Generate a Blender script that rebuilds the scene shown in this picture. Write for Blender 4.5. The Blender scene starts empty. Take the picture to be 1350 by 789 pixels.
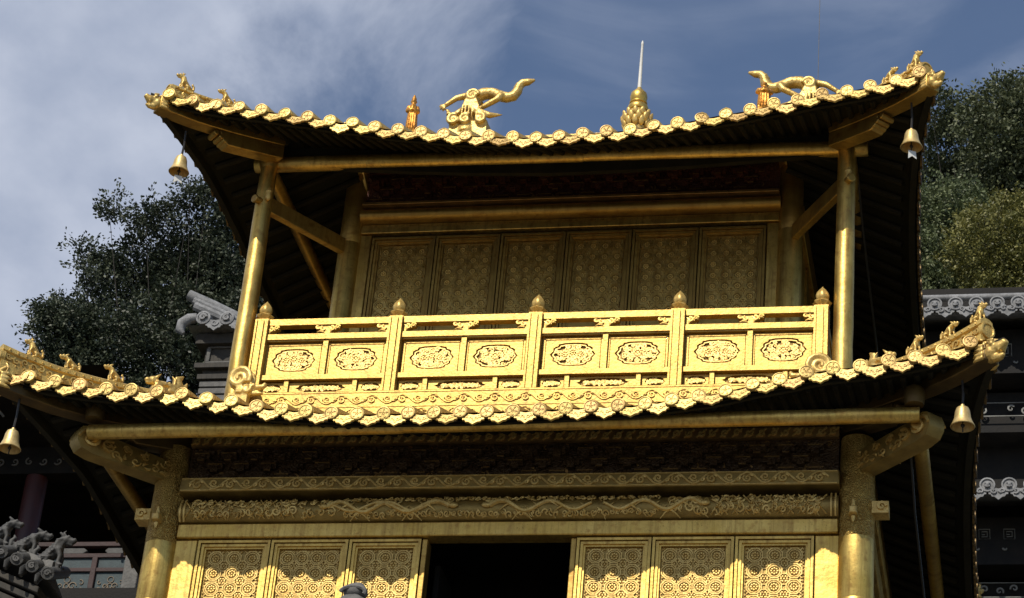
import bpy, bmesh, math, random
from mathutils import Vector, Matrix
from math import sin, cos, pi, exp, radians, sqrt, atan2

# ------------------------------------------------------------------ camera
scene = bpy.context.scene
COL = scene.collection
YAW, PITCH, ROLL, FPX = radians(13.4417), radians(30.912), radians(5.4841), 3416.34
cam_d = bpy.data.cameras.new('camera')
cam = bpy.data.objects.new('camera', cam_d)
COL.objects.link(cam)
fwd = Vector((-sin(YAW) * cos(PITCH), cos(YAW) * cos(PITCH), sin(PITCH)))
rgt = Vector((cos(YAW), sin(YAW), 0))
upv = rgt.cross(fwd)
r2 = cos(ROLL) * rgt + sin(ROLL) * upv
u2 = -sin(ROLL) * rgt + cos(ROLL) * upv
cm = Matrix((r2, u2, -fwd)).transposed().to_4x4()
cm.translation = (3.1479, -13.4500, -6.6191)
cam.matrix_world = cm
cam_d.sensor_fit = 'HORIZONTAL'
cam_d.sensor_width = 36
cam_d.lens = FPX / 1350 * 36
cam_d.clip_start = 0.1
cam_d.clip_end = 3000
scene.camera = cam

# ------------------------------------------------------------------ sky and sun
SUN_EL, SUN_AZ = radians(44.5), radians(17)          # sun to the left of the facade's normal
sdir = Vector((-sin(SUN_AZ) * cos(SUN_EL), -cos(SUN_AZ) * cos(SUN_EL), sin(SUN_EL)))
world = bpy.data.worlds.new('World')
scene.world = world
world.use_nodes = True
nt = world.node_tree
N, L = nt.nodes, nt.links
bg = N['Background']
sky = N.new('ShaderNodeTexSky')
sky.sky_type = 'NISHITA'
sky.sun_disc = False
sky.sun_elevation = SUN_EL
sky.sun_rotation = atan2(sdir.x, sdir.y)
sky.altitude = 1700
sky.air_density = 1.0
sky.dust_density = 0.6
sky.ozone_density = 2.0
bg.inputs['Strength'].default_value = 0.112
tc = N.new('ShaderNodeTexCoord')
def wmath(op, a, b=None, clamp=False):
    m = N.new('ShaderNodeMath'); m.operation = op; m.use_clamp = clamp
    for i, s in enumerate((a, b)):
        if s is None: continue
        if isinstance(s, (int, float)): m.inputs[i].default_value = s
        else: L.new(s, m.inputs[i])
    return m.outputs[0]
mp = N.new('ShaderNodeMapping')
L.new(tc.outputs['Generated'], mp.inputs['Vector'])
mp.inputs['Scale'].default_value = (5.0, 3.0, 6.5)
mp.inputs['Rotation'].default_value = (0.2, 0.5, 0.3)
no = N.new('ShaderNodeTexNoise'); no.inputs['Scale'].default_value = 1.15
no.inputs['Detail'].default_value = 7; no.inputs['Roughness'].default_value = 0.60
no.inputs['Distortion'].default_value = 0.5
L.new(mp.outputs[0], no.inputs['Vector'])
dp = N.new('ShaderNodeVectorMath'); dp.operation = 'DOT_PRODUCT'
L.new(tc.outputs['Generated'], dp.inputs[0])
dp.inputs[1].default_value = tuple(rgt)            # + is to the right
cov = wmath('MULTIPLY', dp.outputs['Value'], -1.9)
cov = wmath('ADD', cov, 0.03)
cov = wmath('MINIMUM', cov, 0.34)
dens = wmath('ADD', no.outputs['Fac'], cov)
ramp = N.new('ShaderNodeMapRange'); ramp.interpolation_type = 'SMOOTHSTEP'
ramp.inputs['From Min'].default_value = 0.47; ramp.inputs['From Max'].default_value = 0.80
L.new(dens, ramp.inputs['Value'])
no2 = N.new('ShaderNodeTexNoise'); no2.inputs['Scale'].default_value = 7
no2.inputs['Detail'].default_value = 6; L.new(mp.outputs[0], no2.inputs['Vector'])
cr = N.new('ShaderNodeMixRGB')
cr.inputs['Color1'].default_value = (2.5, 3.05, 4.3, 1)
cr.inputs['Color2'].default_value = (5.8, 6.2, 7.2, 1)
L.new(no2.outputs['Fac'], cr.inputs['Fac'])
mixc = N.new('ShaderNodeMixRGB')
wisp = N.new('ShaderNodeMapRange'); wisp.interpolation_type = 'SMOOTHSTEP'
wisp.inputs['From Min'].default_value = 0.44; wisp.inputs['From Max'].default_value = 0.78; wisp.inputs['To Max'].default_value = 0.42
mp2 = N.new('ShaderNodeMapping'); mp2.inputs['Scale'].default_value = (3.2, 6.0, 9.0); mp2.inputs['Rotation'].default_value = (0.5, -0.7, 0.2)
L.new(tc.outputs['Generated'], mp2.inputs['Vector'])
no3 = N.new('ShaderNodeTexNoise'); no3.inputs['Scale'].default_value = 1.7; no3.inputs['Detail'].default_value = 8; no3.inputs['Distortion'].default_value = 0.9
L.new(mp2.outputs[0], no3.inputs['Vector']); L.new(no3.outputs['Fac'], wisp.inputs['Value'])
fac = wmath('MAXIMUM', wmath('MULTIPLY', ramp.outputs[0], 0.93), wmath('ADD', wisp.outputs[0], 0.05))
L.new(fac, mixc.inputs['Fac'])
L.new(sky.outputs[0], mixc.inputs['Color1'])
L.new(cr.outputs[0], mixc.inputs['Color2'])
L.new(mixc.outputs[0], bg.inputs['Color'])

sd = bpy.data.lights.new('sun', 'SUN')
sd.energy = 4.1
sd.angle = radians(0.5)
sd.color = (1.0, 0.92, 0.80)
sun = bpy.data.objects.new('sun', sd)
COL.objects.link(sun)
sun.location = sdir * 60
sun.rotation_euler = sdir.to_track_quat('Z', 'Y').to_euler()

vs = scene.view_settings
vs.view_transform = 'Standard'
vs.look = 'None'
vs.exposure = 0.0
vs.gamma = 1.0
vs.use_curve_mapping = False

# ------------------------------------------------------------------ materials
def new_mat(name):
    m = bpy.data.materials.new(name); m.use_nodes = True
    return m, m.node_tree.nodes, m.node_tree.links, m.node_tree.nodes['Principled BSDF']

def surf(name, c1, c2, rough=0.6, metal=0.0, scale=6.0, bump=0.2, bscale=40.0, bdist=0.01,
         rvar=0.1, objvar=0.0, spec=0.5, kind='noise', stretch=(1, 1, 1), c3=None, dirt=0.0):
    m, n, l, b = new_mat(name)
    t = n.new('ShaderNodeTexCoord')
    mpn = n.new('ShaderNodeMapping'); mpn.inputs['Scale'].default_value = stretch
    l.new(t.outputs['Object'], mpn.inputs['Vector'])
    a = n.new('ShaderNodeTexNoise'); a.inputs['Scale'].default_value = scale
    a.inputs['Detail'].default_value = 6; a.inputs['Roughness'].default_value = 0.6
    l.new(mpn.outputs[0], a.inputs['Vector'])
    r = n.new('ShaderNodeValToRGB')
    r.color_ramp.elements[0].position = 0.33; r.color_ramp.elements[1].position = 0.68
    r.color_ramp.elements[0].color = (*c1, 1); r.color_ramp.elements[1].color = (*c2, 1)
    l.new(a.outputs['Fac'], r.inputs['Fac'])
    col = r.outputs[0]
    if c3:
        v = n.new('ShaderNodeTexNoise'); v.inputs['Scale'].default_value = scale * 4.5
        v.inputs['Detail'].default_value = 5
        l.new(mpn.outputs[0], v.inputs['Vector'])
        rr = n.new('ShaderNodeMapRange'); rr.inputs['From Min'].default_value = 0.54; rr.inputs['From Max'].default_value = 0.70
        rr.inputs['To Max'].default_value = 0.75
        l.new(v.outputs['Fac'], rr.inputs['Value'])
        mx = n.new('ShaderNodeMixRGB'); mx.inputs['Color2'].default_value = (*c3, 1)
        l.new(rr.outputs[0], mx.inputs['Fac']); l.new(col, mx.inputs['Color1'])
        col = mx.outputs[0]
    if dirt:
        for (sc_, strch, lo, hi, amt, dc) in ((1.0, (34, 34, 2.2), .48, .70, .60, (.30, .165, .045)), (95.0, (1, 1, 1), .60, .72, .65, (.16, .085, .025)), (3.2, (1, 1, 1), .50, .75, .45, (.36, .215, .07))):
            m2 = n.new('ShaderNodeMapping'); m2.inputs['Scale'].default_value = strch; m2.inputs['Location'].default_value = (sc_, 2.3, 1.1)
            l.new(t.outputs['Object'], m2.inputs['Vector'])
            d_ = n.new('ShaderNodeTexNoise'); d_.inputs['Scale'].default_value = sc_; d_.inputs['Detail'].default_value = 5; d_.inputs['Roughness'].default_value = 0.65
            l.new(m2.outputs[0], d_.inputs['Vector'])
            q = n.new('ShaderNodeMapRange'); q.inputs['From Min'].default_value = lo; q.inputs['From Max'].default_value = hi; q.inputs['To Max'].default_value = amt * dirt
            l.new(d_.outputs['Fac'], q.inputs['Value'])
            mx = n.new('ShaderNodeMixRGB'); mx.inputs['Color2'].default_value = (*dc, 1)
            l.new(q.outputs[0], mx.inputs['Fac']); l.new(col, mx.inputs['Color1']); col = mx.outputs[0]
    if objvar:
        oi = n.new('ShaderNodeObjectInfo')
        hs = n.new('ShaderNodeHueSaturation')
        mr = n.new('ShaderNodeMapRange'); mr.inputs['To Min'].default_value = 1 - objvar; mr.inputs['To Max'].default_value = 1 + objvar * 0.4
        l.new(oi.outputs['Random'], mr.inputs['Value']); l.new(mr.outputs[0], hs.inputs['Value'])
        mh = n.new('ShaderNodeMapRange'); mh.inputs['To Min'].default_value = 0.492; mh.inputs['To Max'].default_value = 0.51
        l.new(oi.outputs['Random'], mh.inputs['Value']); l.new(mh.outputs[0], hs.inputs['Hue'])
        l.new(col, hs.inputs['Color']); col = hs.outputs[0]
    l.new(col, b.inputs['Base Color'])
    b.inputs['Metallic'].default_value = metal
    b.inputs['Specular IOR Level'].default_value = spec
    rm = n.new('ShaderNodeMapRange'); rm.inputs['To Min'].default_value = rough - rvar; rm.inputs['To Max'].default_value = rough + rvar
    l.new(a.outputs['Fac'], rm.inputs['Value']); l.new(rm.outputs[0], b.inputs['Roughness'])
    if bump:
        if kind == 'noise':
            bn = n.new('ShaderNodeTexNoise'); bn.inputs['Scale'].default_value = bscale; bn.inputs['Detail'].default_value = 4
            h = bn.outputs['Fac']
        elif kind == 'carve':          # engraved curling ornament
            wn = n.new('ShaderNodeTexNoise'); wn.inputs['Scale'].default_value = bscale * 0.35; wn.inputs['Detail'].default_value = 1.5
            l.new(mpn.outputs[0], wn.inputs['Vector'])
            mm = n.new('ShaderNodeMath'); mm.operation = 'MULTIPLY'; mm.inputs[1].default_value = 42
            l.new(wn.outputs['Fac'], mm.inputs[0])
            bn = n.new('ShaderNodeMath'); bn.operation = 'SINE'; l.new(mm.outputs[0], bn.inputs[0])
            h = bn.outputs[0]
        elif kind == 'scale':
            bn = n.new('ShaderNodeTexVoronoi'); bn.inputs['Scale'].default_value = bscale
            h = bn.outputs['Distance']
        elif kind == 'brick':
            bn = n.new('ShaderNodeTexBrick'); bn.inputs['Scale'].default_value = bscale
            h = bn.outputs['Fac']
        if kind != 'carve': l.new(mpn.outputs[0], bn.inputs['Vector'])
        bp = n.new('ShaderNodeBump'); bp.inputs['Strength'].default_value = bump; bp.inputs['Distance'].default_value = bdist
        if kind == 'brick': bp.invert = True
        l.new(h, bp.inputs['Height']); l.new(bp.outputs[0], b.inputs['Normal'])
    return m

M = {}
G1, G2 = (0.58, 0.382, 0.085), (0.79, 0.565, 0.165)
M['gold'] = surf('gilded_bronze', G1, G2, rough=0.42, metal=0.85, scale=5, bump=0.22, bscale=38, bdist=0.006, rvar=0.10, c3=(0.46, 0.26, 0.07), dirt=1.2)
M['gold_rail'] = surf('gilded_railing', (0.40, 0.258, 0.058), (0.60, 0.412, 0.104), rough=0.43, metal=0.65, scale=7, bump=0.35, bscale=60, bdist=0.004, rvar=0.10, c3=(0.55, 0.32, 0.07), dirt=1.25)
M['relief'] = surf('gilded_relief', (0.58, 0.38, 0.10), (0.82, 0.60, 0.21), rough=0.45, metal=0.55, scale=22, bump=0.3, bscale=120, bdist=0.003, c3=(0.42, 0.26, 0.075), dirt=0.7)
M['dark_ground'] = surf('darker_gilt_ground', (0.25, 0.168, 0.048), (0.42, 0.292, 0.086), rough=0.5, metal=0.7, scale=9, bump=0.4, bscale=90, bdist=0.004)  # darker gilt tone that sets off the brighter relief on it
M['window_relief'] = surf('window_relief', (0.62, 0.42, 0.115), (0.85, 0.62, 0.20), rough=0.36, metal=0.85, scale=12, bump=0.3, bscale=120, bdist=0.003, dirt=0.8)
M['lattice_ground'] = surf('lattice_ground', (0.27, 0.178, 0.05), (0.46, 0.315, 0.095), rough=0.45, metal=0.7, scale=30, bump=0.5, bscale=160, bdist=0.004)
M['groove'] = surf('dark_recess_floor', (0.19, 0.12, 0.035), (0.34, 0.22, 0.065), rough=0.6, metal=0.6, scale=30, bump=0.3, bscale=90, bdist=0.003)  # darker floor tone so the sunk outlines read as dark lines
M['tile'] = surf('gilded_tile', (0.54, 0.37, 0.11), (0.74, 0.54, 0.19), rough=0.48, metal=0.5, scale=14, bump=0.4, bscale=120, bdist=0.004, objvar=0.22, c3=(0.52, 0.29, 0.13), dirt=0.9)
M['carved'] = surf('engraved_gold', (0.34, 0.215, 0.055), (0.52, 0.355, 0.10), rough=0.42, metal=0.85, scale=9, bump=0.6, bscale=120, bdist=0.005, kind='carve', dirt=0.9)
M['ridge'] = surf('engraved_ridge', (0.52, 0.34, 0.09), (0.76, 0.55, 0.17), rough=0.5, metal=0.5, scale=9, bump=0.2, bscale=90, bdist=0.004, kind='carve', c3=(0.42, 0.25, 0.07), dirt=0.8)
M['beam'] = surf('worn_gilt_beam', (0.36, 0.225, 0.055), (0.58, 0.395, 0.105), rough=0.42, metal=0.8, scale=4, bump=0.25, bscale=26, bdist=0.006, c3=(0.28, 0.14, 0.03), stretch=(0.5, 1, 1), dirt=1.0)
M['dark_gilt'] = surf('shaded_gilt', (0.085, 0.052, 0.018), (0.17, 0.11, 0.035), rough=0.5, metal=0.6, scale=6, bump=0.3, bscale=40, bdist=0.005)  # gilding with the shadow under the eaves put into its colour
M['maroon'] = surf('maroon_paint', (0.065, 0.020, 0.012), (0.13, 0.045, 0.024), rough=0.5, metal=0.2, scale=8, bump=0.5, bscale=60, bdist=0.005, kind='carve')
M['brown'] = surf('brown_paint', (0.045, 0.024, 0.010), (0.10, 0.058, 0.022), rough=0.5, metal=0.3, scale=8, bump=0.5, bscale=60, bdist=0.005, kind='carve')
M['gilt_trim'] = surf('gilt_trim', (0.28, 0.165, 0.06), (0.48, 0.30, 0.11), rough=0.4, metal=0.7, scale=12, bump=0.2)
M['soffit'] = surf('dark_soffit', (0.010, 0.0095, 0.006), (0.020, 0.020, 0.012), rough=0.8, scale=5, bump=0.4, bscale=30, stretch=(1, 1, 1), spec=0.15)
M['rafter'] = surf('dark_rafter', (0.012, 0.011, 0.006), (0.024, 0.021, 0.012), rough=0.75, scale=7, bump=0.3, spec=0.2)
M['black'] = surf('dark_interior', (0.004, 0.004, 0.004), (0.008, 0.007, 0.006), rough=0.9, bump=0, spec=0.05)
M['bell'] = surf('bell_bronze', (0.62, 0.44, 0.16), (0.80, 0.62, 0.30), rough=0.45, metal=0.6, scale=20, bump=0.15, dirt=0.5)
M['iron'] = surf('dark_iron', (0.03, 0.028, 0.025), (0.06, 0.055, 0.05), rough=0.5, metal=0.6, bump=0.2)
M['tag'] = surf('pale_tin', (0.55, 0.55, 0.52), (0.7, 0.7, 0.66), rough=0.5, bump=0.1)
M['grey_tile'] = surf('grey_clay_tile', (0.13, 0.134, 0.138), (0.28, 0.285, 0.29), rough=0.75, scale=14, bump=0.5, bscale=70, bdist=0.006, c3=(0.10, 0.10, 0.10))
M['grey_stone'] = surf('grey_stone', (0.075, 0.075, 0.07), (0.16, 0.155, 0.145), rough=0.8, scale=12, bump=0.6, bscale=50, bdist=0.008, c3=(0.09, 0.09, 0.085))
M['beast_clay'] = surf('shaded_clay', (0.034, 0.034, 0.032), (0.080, 0.080, 0.076), rough=0.65, scale=16, bump=0.5, bscale=60, bdist=0.004)  # clay darkened, the small roof's shade is put into its colour
M['brick'] = surf('grey_brick', (0.028, 0.026, 0.022), (0.062, 0.056, 0.046), rough=0.85, scale=10, bump=0.8, bscale=9, bdist=0.01, kind='brick')
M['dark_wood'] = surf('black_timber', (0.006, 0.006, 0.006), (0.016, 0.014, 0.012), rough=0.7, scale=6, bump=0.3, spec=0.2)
M['hall_paint'] = surf('faded_white_paint', (0.10, 0.10, 0.09), (0.22, 0.22, 0.20), rough=0.7, bump=0.2)
M['red_col'] = surf('dark_red_lacquer', (0.032, 0.006, 0.006), (0.06, 0.011, 0.010), rough=0.45, bump=0.15)
M['rail_red'] = surf('faded_red_wood', (0.024, 0.011, 0.010), (0.052, 0.026, 0.024), rough=0.7, scale=9, bump=0.3)
M['teal'] = surf('teal_painted_panel', (0.022, 0.037, 0.042), (0.046, 0.072, 0.078), rough=0.7, scale=12, bump=0.3)
M['ochre'] = surf('ochre_painted_scroll', (0.12, 0.09, 0.055), (0.19, 0.15, 0.10), rough=0.7, bump=0.2)
M['bark'] = surf('tree_bark', (0.012, 0.010, 0.008), (0.028, 0.024, 0.019), rough=0.9, scale=10, bump=0.6)
M['stone_floor'] = surf('terrace_stone', (0.13, 0.125, 0.115), (0.22, 0.21, 0.19), rough=0.8, scale=3, bump=0.5, bscale=2.0, kind='brick')
M['ground'] = surf('courtyard_paving', (0.075, 0.072, 0.066), (0.13, 0.124, 0.112), rough=0.9, scale=1.5, bump=0.5, bscale=1.2, kind='brick')
M['hill'] = surf('hill_soil', (0.035, 0.045, 0.02), (0.07, 0.08, 0.035), rough=0.95, scale=0.8, bump=0.5, bscale=4)
M['orange_gold'] = surf('orange_gilt', (0.50, 0.20, 0.03), (0.70, 0.36, 0.07), rough=0.4, metal=0.75, scale=20, bump=0.3, bscale=90, bdist=0.004, c3=(0.28, 0.09, 0.02))
M['scaly'] = surf('gilded_scales', (0.52, 0.34, 0.09), (0.80, 0.58, 0.20), rough=0.45, metal=0.6, scale=18, bump=0.4, bscale=85, bdist=0.004, kind='scale', c3=(0.40, 0.24, 0.07), dirt=0.7)
M['cable'] = surf('black_cable', (0.02, 0.02, 0.02), (0.03, 0.03, 0.03), rough=0.6, bump=0)

def leaf_mat(name, c1, c2, c3):
    m, n, l, b = new_mat(name)
    g = n.new('ShaderNodeAttribute'); g.attribute_name = 'tint'
    r = n.new('ShaderNodeValToRGB')
    r.color_ramp.elements[0].color = (*c1, 1); r.color_ramp.elements[1].color = (*c3, 1)
    e = r.color_ramp.elements.new(0.5); e.color = (*c2, 1)
    l.new(g.outputs['Fac'], r.inputs['Fac'])
    l.new(r.outputs[0], b.inputs['Base Color'])
    b.inputs['Roughness'].default_value = 0.5
    b.inputs['Specular IOR Level'].default_value = 0.35
    tr = n.new('ShaderNodeBsdfTranslucent'); l.new(r.outputs[0], tr.inputs['Color'])
    mx = n.new('ShaderNodeMixShader'); mx.inputs['Fac'].default_value = 0.2
    l.new(b.outputs[0], mx.inputs[1]); l.new(tr.outputs[0], mx.inputs[2])
    l.new(mx.outputs[0], n['Material Output'].inputs['Surface'])
    return m
M['leaf_dark'] = leaf_mat('dark_leaves', (0.016, 0.025, 0.014), (0.040, 0.053, 0.030), (0.120, 0.138, 0.088))
M['leaf_blue'] = leaf_mat('bluish_leaves', (0.032, 0.042, 0.019), (0.078, 0.094, 0.043), (0.175, 0.190, 0.098))
M['leaf_mid'] = leaf_mat('green_leaves', (0.048, 0.066, 0.026), (0.105, 0.132, 0.056), (0.19, 0.215, 0.105))
M['leaf_yellow'] = leaf_mat('yellow_green_leaves', (0.065, 0.070, 0.018), (0.140, 0.140, 0.036), (0.26, 0.24, 0.07))

# ------------------------------------------------------------------ helpers
class G:
    def __init__(s): s.v = []; s.f = []
    def add(s, vs, fs):
        o = len(s.v); s.v.extend([Vector(p) for p in vs]); s.f.extend([tuple(i + o for i in q) for q in fs])
    def box(s, x0, x1, y0, y1, z0, z1):
        s.add([(x0, y0, z0), (x1, y0, z0), (x1, y1, z0), (x0, y1, z0), (x0, y0, z1), (x1, y0, z1), (x1, y1, z1), (x0, y1, z1)],
              [(0, 3, 2, 1), (4, 5, 6, 7), (0, 1, 5, 4), (1, 2, 6, 5), (2, 3, 7, 6), (3, 0, 4, 7)])
    def obox(s, c, sx, sy, sz, rot):
        c = Vector(c); q = []
        for z in (-1, 1):
            for (a, b) in ((-1, -1), (1, -1), (1, 1), (-1, 1)):
                q.append(c + rot @ Vector((a * sx / 2, b * sy / 2, z * sz / 2)))
        s.add(q, [(0, 3, 2, 1), (4, 5, 6, 7), (0, 1, 5, 4), (1, 2, 6, 5), (2, 3, 7, 6), (3, 0, 4, 7)])
    def tube(s, pts, r, n=8, caps=True, flat=1.0, closed=False):
        pts = [Vector(p) for p in pts]; m = len(pts)
        rs = r if isinstance(r, (list, tuple)) else [r] * m
        ref = None; vs = []; fs = []
        for i in range(m):
            if closed: t = pts[(i + 1) % m] - pts[i - 1]
            else: t = pts[min(i + 1, m - 1)] - pts[max(i - 1, 0)]
            if t.length < 1e-9: t = Vector((0, 0, 1))
            t.normalize()
            if ref is None:
                ref = Vector((0, 0, 1)) if abs(t.z) < 0.9 else Vector((0, 1, 0))
            ref = (ref - t * ref.dot(t))
            if ref.length < 1e-6: ref = t.orthogonal()
            ref.normalize(); w = t.cross(ref)
            for k in range(n):
                a = 2 * pi * k / n + (pi / 4 if n == 4 else 0)      # square section lies flat on its ground
                q = 1.2 if n == 4 else 1
                vs.append(pts[i] + ref * cos(a) * rs[i] * q + w * sin(a) * rs[i] * flat * q)
        last = m if closed else m - 1
        for i in range(last):
            for k in range(n):
                k2 = (k + 1) % n; j = (i + 1) % m
                fs.append((i * n + k, i * n + k2, j * n + k2, j * n + k))
        if caps and not closed:
            fs.append(tuple(range(n - 1, -1, -1))); fs.append(tuple((m - 1) * n + k for k in range(n)))
        s.add(vs, fs)
    def lathe(s, c, prof, n=16, rot=None, mod=None):
        c = Vector(c); rot = rot or Matrix.Identity(3); vs = []; fs = []
        for (r, z) in prof:
            for k in range(n):
                a = 2 * pi * k / n; rr = r * (mod(a, z) if mod else 1)
                vs.append(c + rot @ Vector((rr * cos(a), rr * sin(a), z)))
        for i in range(len(prof) - 1):
            for k in range(n):
                k2 = (k + 1) % n
                fs.append((i * n + k, i * n + k2, (i + 1) * n + k2, (i + 1) * n + k))
        fs.append(tuple(range(n - 1, -1, -1))); fs.append(tuple((len(prof) - 1) * n + k for k in range(n)))
        s.add(vs, fs)
    def ell(s, c, r, rot=None, n=10, m=7):
        c = Vector(c); rot = rot or Matrix.Identity(3)
        r = (r, r, r) if isinstance(r, (int, float)) else r
        vs = [c + rot @ Vector((0, 0, -r[2]))]; fs = []
        for i in range(1, m):
            t = -pi / 2 + pi * i / m
            for k in range(n):
                a = 2 * pi * k / n
                vs.append(c + rot @ Vector((r[0] * cos(t) * cos(a), r[1] * cos(t) * sin(a), r[2] * sin(t))))
        vs.append(c + rot @ Vector((0, 0, r[2]))); top = len(vs) - 1
        for k in range(n):
            fs.append((0, 1 + (k + 1) % n, 1 + k)); fs.append((top, 1 + (m - 2) * n + k, 1 + (m - 2) * n + (k + 1) % n))
        for i in range(m - 2):
            for k in range(n):
                a, b = 1 + i * n + k, 1 + i * n + (k + 1) % n
                fs.append((a, b, b + n, a + n))
        s.add(vs, fs)
    def poly(s, pts, depth, fn):
        # 2-D outline (u, w) extruded from d=0 to d=depth; fn(u, w, d) -> point
        n = len(pts)
        s.add([fn(u, w, 0) for u, w in pts] + [fn(u, w, depth) for u, w in pts],
              [tuple(range(n)), tuple(range(2 * n - 1, n - 1, -1))] + [(i, i + n, (i + 1) % n + n, (i + 1) % n) for i in range(n)])
    def sweep(s, path, prof, side=None):
        # prof: closed list of (across, up); z is up
        path = [Vector(p) for p in path]; m = len(path); vs = []; fs = []
        for i in range(m):
            t = path[min(i + 1, m - 1)] - path[max(i - 1, 0)]
            w = Vector(side) if side else Vector((t.y, -t.x, 0)).normalized()
            for (a, b) in (prof(i / (m - 1)) if callable(prof) else prof):
                vs.append(path[i] + w * a + Vector((0, 0, b)))
        n = len(vs) // m
        for i in range(m - 1):
            for k in range(n):
                k2 = (k + 1) % n
                fs.append((i * n + k, i * n + k2, (i + 1) * n + k2, (i + 1) * n + k))
        fs.append(tuple(range(n - 1, -1, -1))); fs.append(tuple((m - 1) * n + k for k in range(n)))
        s.add(vs, fs)
    def mesh(s, name, o=Vector((0, 0, 0)), smooth=40):
        me = bpy.data.meshes.new(name)
        me.from_pydata([tuple(p - o) for p in s.v], [], s.f)
        bm = bmesh.new(); bm.from_mesh(me); bmesh.ops.recalc_face_normals(bm, faces=bm.faces); bm.to_mesh(me); bm.free()
        if smooth:
            me.polygons.foreach_set('use_smooth', [True] * len(me.polygons))
            me.set_sharp_from_angle(angle=radians(smooth))
        return me

WL = {}
def wl(o): return WL.get(o.name, Vector((0, 0, 0))) if o else Vector((0, 0, 0))

def place(name, me, mat, parent=None, at=None, rot=None, scale=None):
    """link an object; `at` is a world position (parents are never rotated unless things)"""
    o = bpy.data.objects.new(name, me); COL.objects.link(o)
    if mat is not None:
        if not me.materials: me.materials.append(mat)
    w = Vector(at) if at is not None else Vector(wl(parent))
    if parent: o.parent = parent; o.location = w - wl(parent)
    else: o.location = w
    if rot is not None: o.rotation_euler = rot
    if scale is not None: o.scale = scale
    WL[o.name] = w
    return o

def part(name, g, mat, parent=None, bevel=0.0, smooth=40, at=None):
    w = Vector(at) if at is not None else wl(parent)
    o = place(name, g.mesh(name, w, smooth), mat, parent, at=w)
    if bevel:
        b = o.modifiers.new('bevel', 'BEVEL'); b.width = bevel; b.segments = 2; b.limit_method = 'ANGLE'; b.angle_limit = radians(50)
    return o

def tag(o, label, cat, group=None):
    o['label'] = label; o['category'] = cat
    if group: o['group'] = group
    return o

def thing(name, at, label, cat, group=None):
    o = bpy.data.objects.new(name, None); COL.objects.link(o)
    o.empty_display_size = 0.1; o.location = at; WL[o.name] = Vector(at)
    return tag(o, label, cat, group)

def single(name, g, mat, label, cat, group=None, at=(0, 0, 0), bevel=0, smooth=40):
    return tag(part(name, g, mat, None, bevel, smooth, at=at), label, cat, group)

def fuse(g, vox, sm=6):
    """weld overlapping lumps into one continuous skin"""
    me = g.mesh('tmp', smooth=0); o = bpy.data.objects.new('tmp', me); COL.objects.link(o)
    r = o.modifiers.new('r', 'REMESH'); r.mode = 'VOXEL'; r.voxel_size = vox
    s_ = o.modifiers.new('s', 'SMOOTH'); s_.iterations = sm; s_.factor = 0.5
    dg = bpy.context.evaluated_depsgraph_get()
    me2 = bpy.data.meshes.new_from_object(o.evaluated_get(dg))
    bpy.data.objects.remove(o); bpy.data.meshes.remove(me)
    me2.polygons.foreach_set('use_smooth', [True] * len(me2.polygons))
    return me2

def RZ(a): return Matrix.Rotation(a, 3, 'Z')
def RX(a): return Matrix.Rotation(a, 3, 'X')
def RY(a): return Matrix.Rotation(a, 3, 'Y')

# flat ornament on a plane facing the viewer (-y): coordinates u (right), w (up), standing d proud of y0
def face_plane(y0): return lambda u, w, d=0.0: Vector((u, y0 - d, w))

def spiral(g, fn, u, w, R, a0, turns=1.3, dr=1, r=0.0045, n=4, k=12, d=0.004):
    pts = []
    for i in range(k):
        t = i / (k - 1); rr = R * (1 - 0.86 * t); a = a0 + dr * turns * 2 * pi * t
        pts.append(fn(u + rr * cos(a), w + rr * sin(a), d))
    g.tube(pts, [r * (0.7 + 0.6 * sin(pi * min(1, i / (k - 1) + 0.25))) for i in range(k)], n)

def leafy(g, fn, u, w, R, a, r=0.005, d=0.004):
    pts = [fn(u + R * t * cos(a + 0.9 * t), w + R * t * sin(a + 0.9 * t), d) for t in (0, .3, .65, 1)]
    g.tube(pts, [r * .5, r * 1.3, r, r * .2], 4)

def ring(g, fn, u, w, R, r, n=14, seg=4, a0=0, d=0.004):
    g.tube([fn(u + R * cos(a0 + 2 * pi * i / n), w + R * sin(a0 + 2 * pi * i / n), d) for i in range(n)], r, seg, closed=True)

def flower(g, fn, u, w, R, np_=6, d=0.004):
    g.ell(fn(u, w, d), R * .3, n=6, m=4)
    for k in range(np_):
        a = 2 * pi * k / np_
        g.ell(fn(u + R * .66 * cos(a), w + R * .66 * sin(a), d), R * .32, n=6, m=4)

def scroll_field(g, fn, u0, u1, w0, w1, size, rng, inside=None, r=0.0045):
    nx = max(1, int((u1 - u0) / (size * 1.5))); nz = max(1, int((w1 - w0) / (size * 1.5)))
    for i in range(nx):
        for j in range(nz):
            u = u0 + (i + .5 + rng.uniform(-.2, .2)) * (u1 - u0) / nx
            w = w0 + (j + .5 + rng.uniform(-.2, .2)) * (w1 - w0) / nz
            if inside and not inside(u, w): continue
            spiral(g, fn, u, w, size * rng.uniform(.6, .95), rng.uniform(0, 6.28), rng.uniform(.9, 1.5), rng.choice((-1, 1)), r)
            for _ in range(2): leafy(g, fn, u, w, size * rng.uniform(.9, 1.3), rng.uniform(0, 6.28), r)

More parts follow.
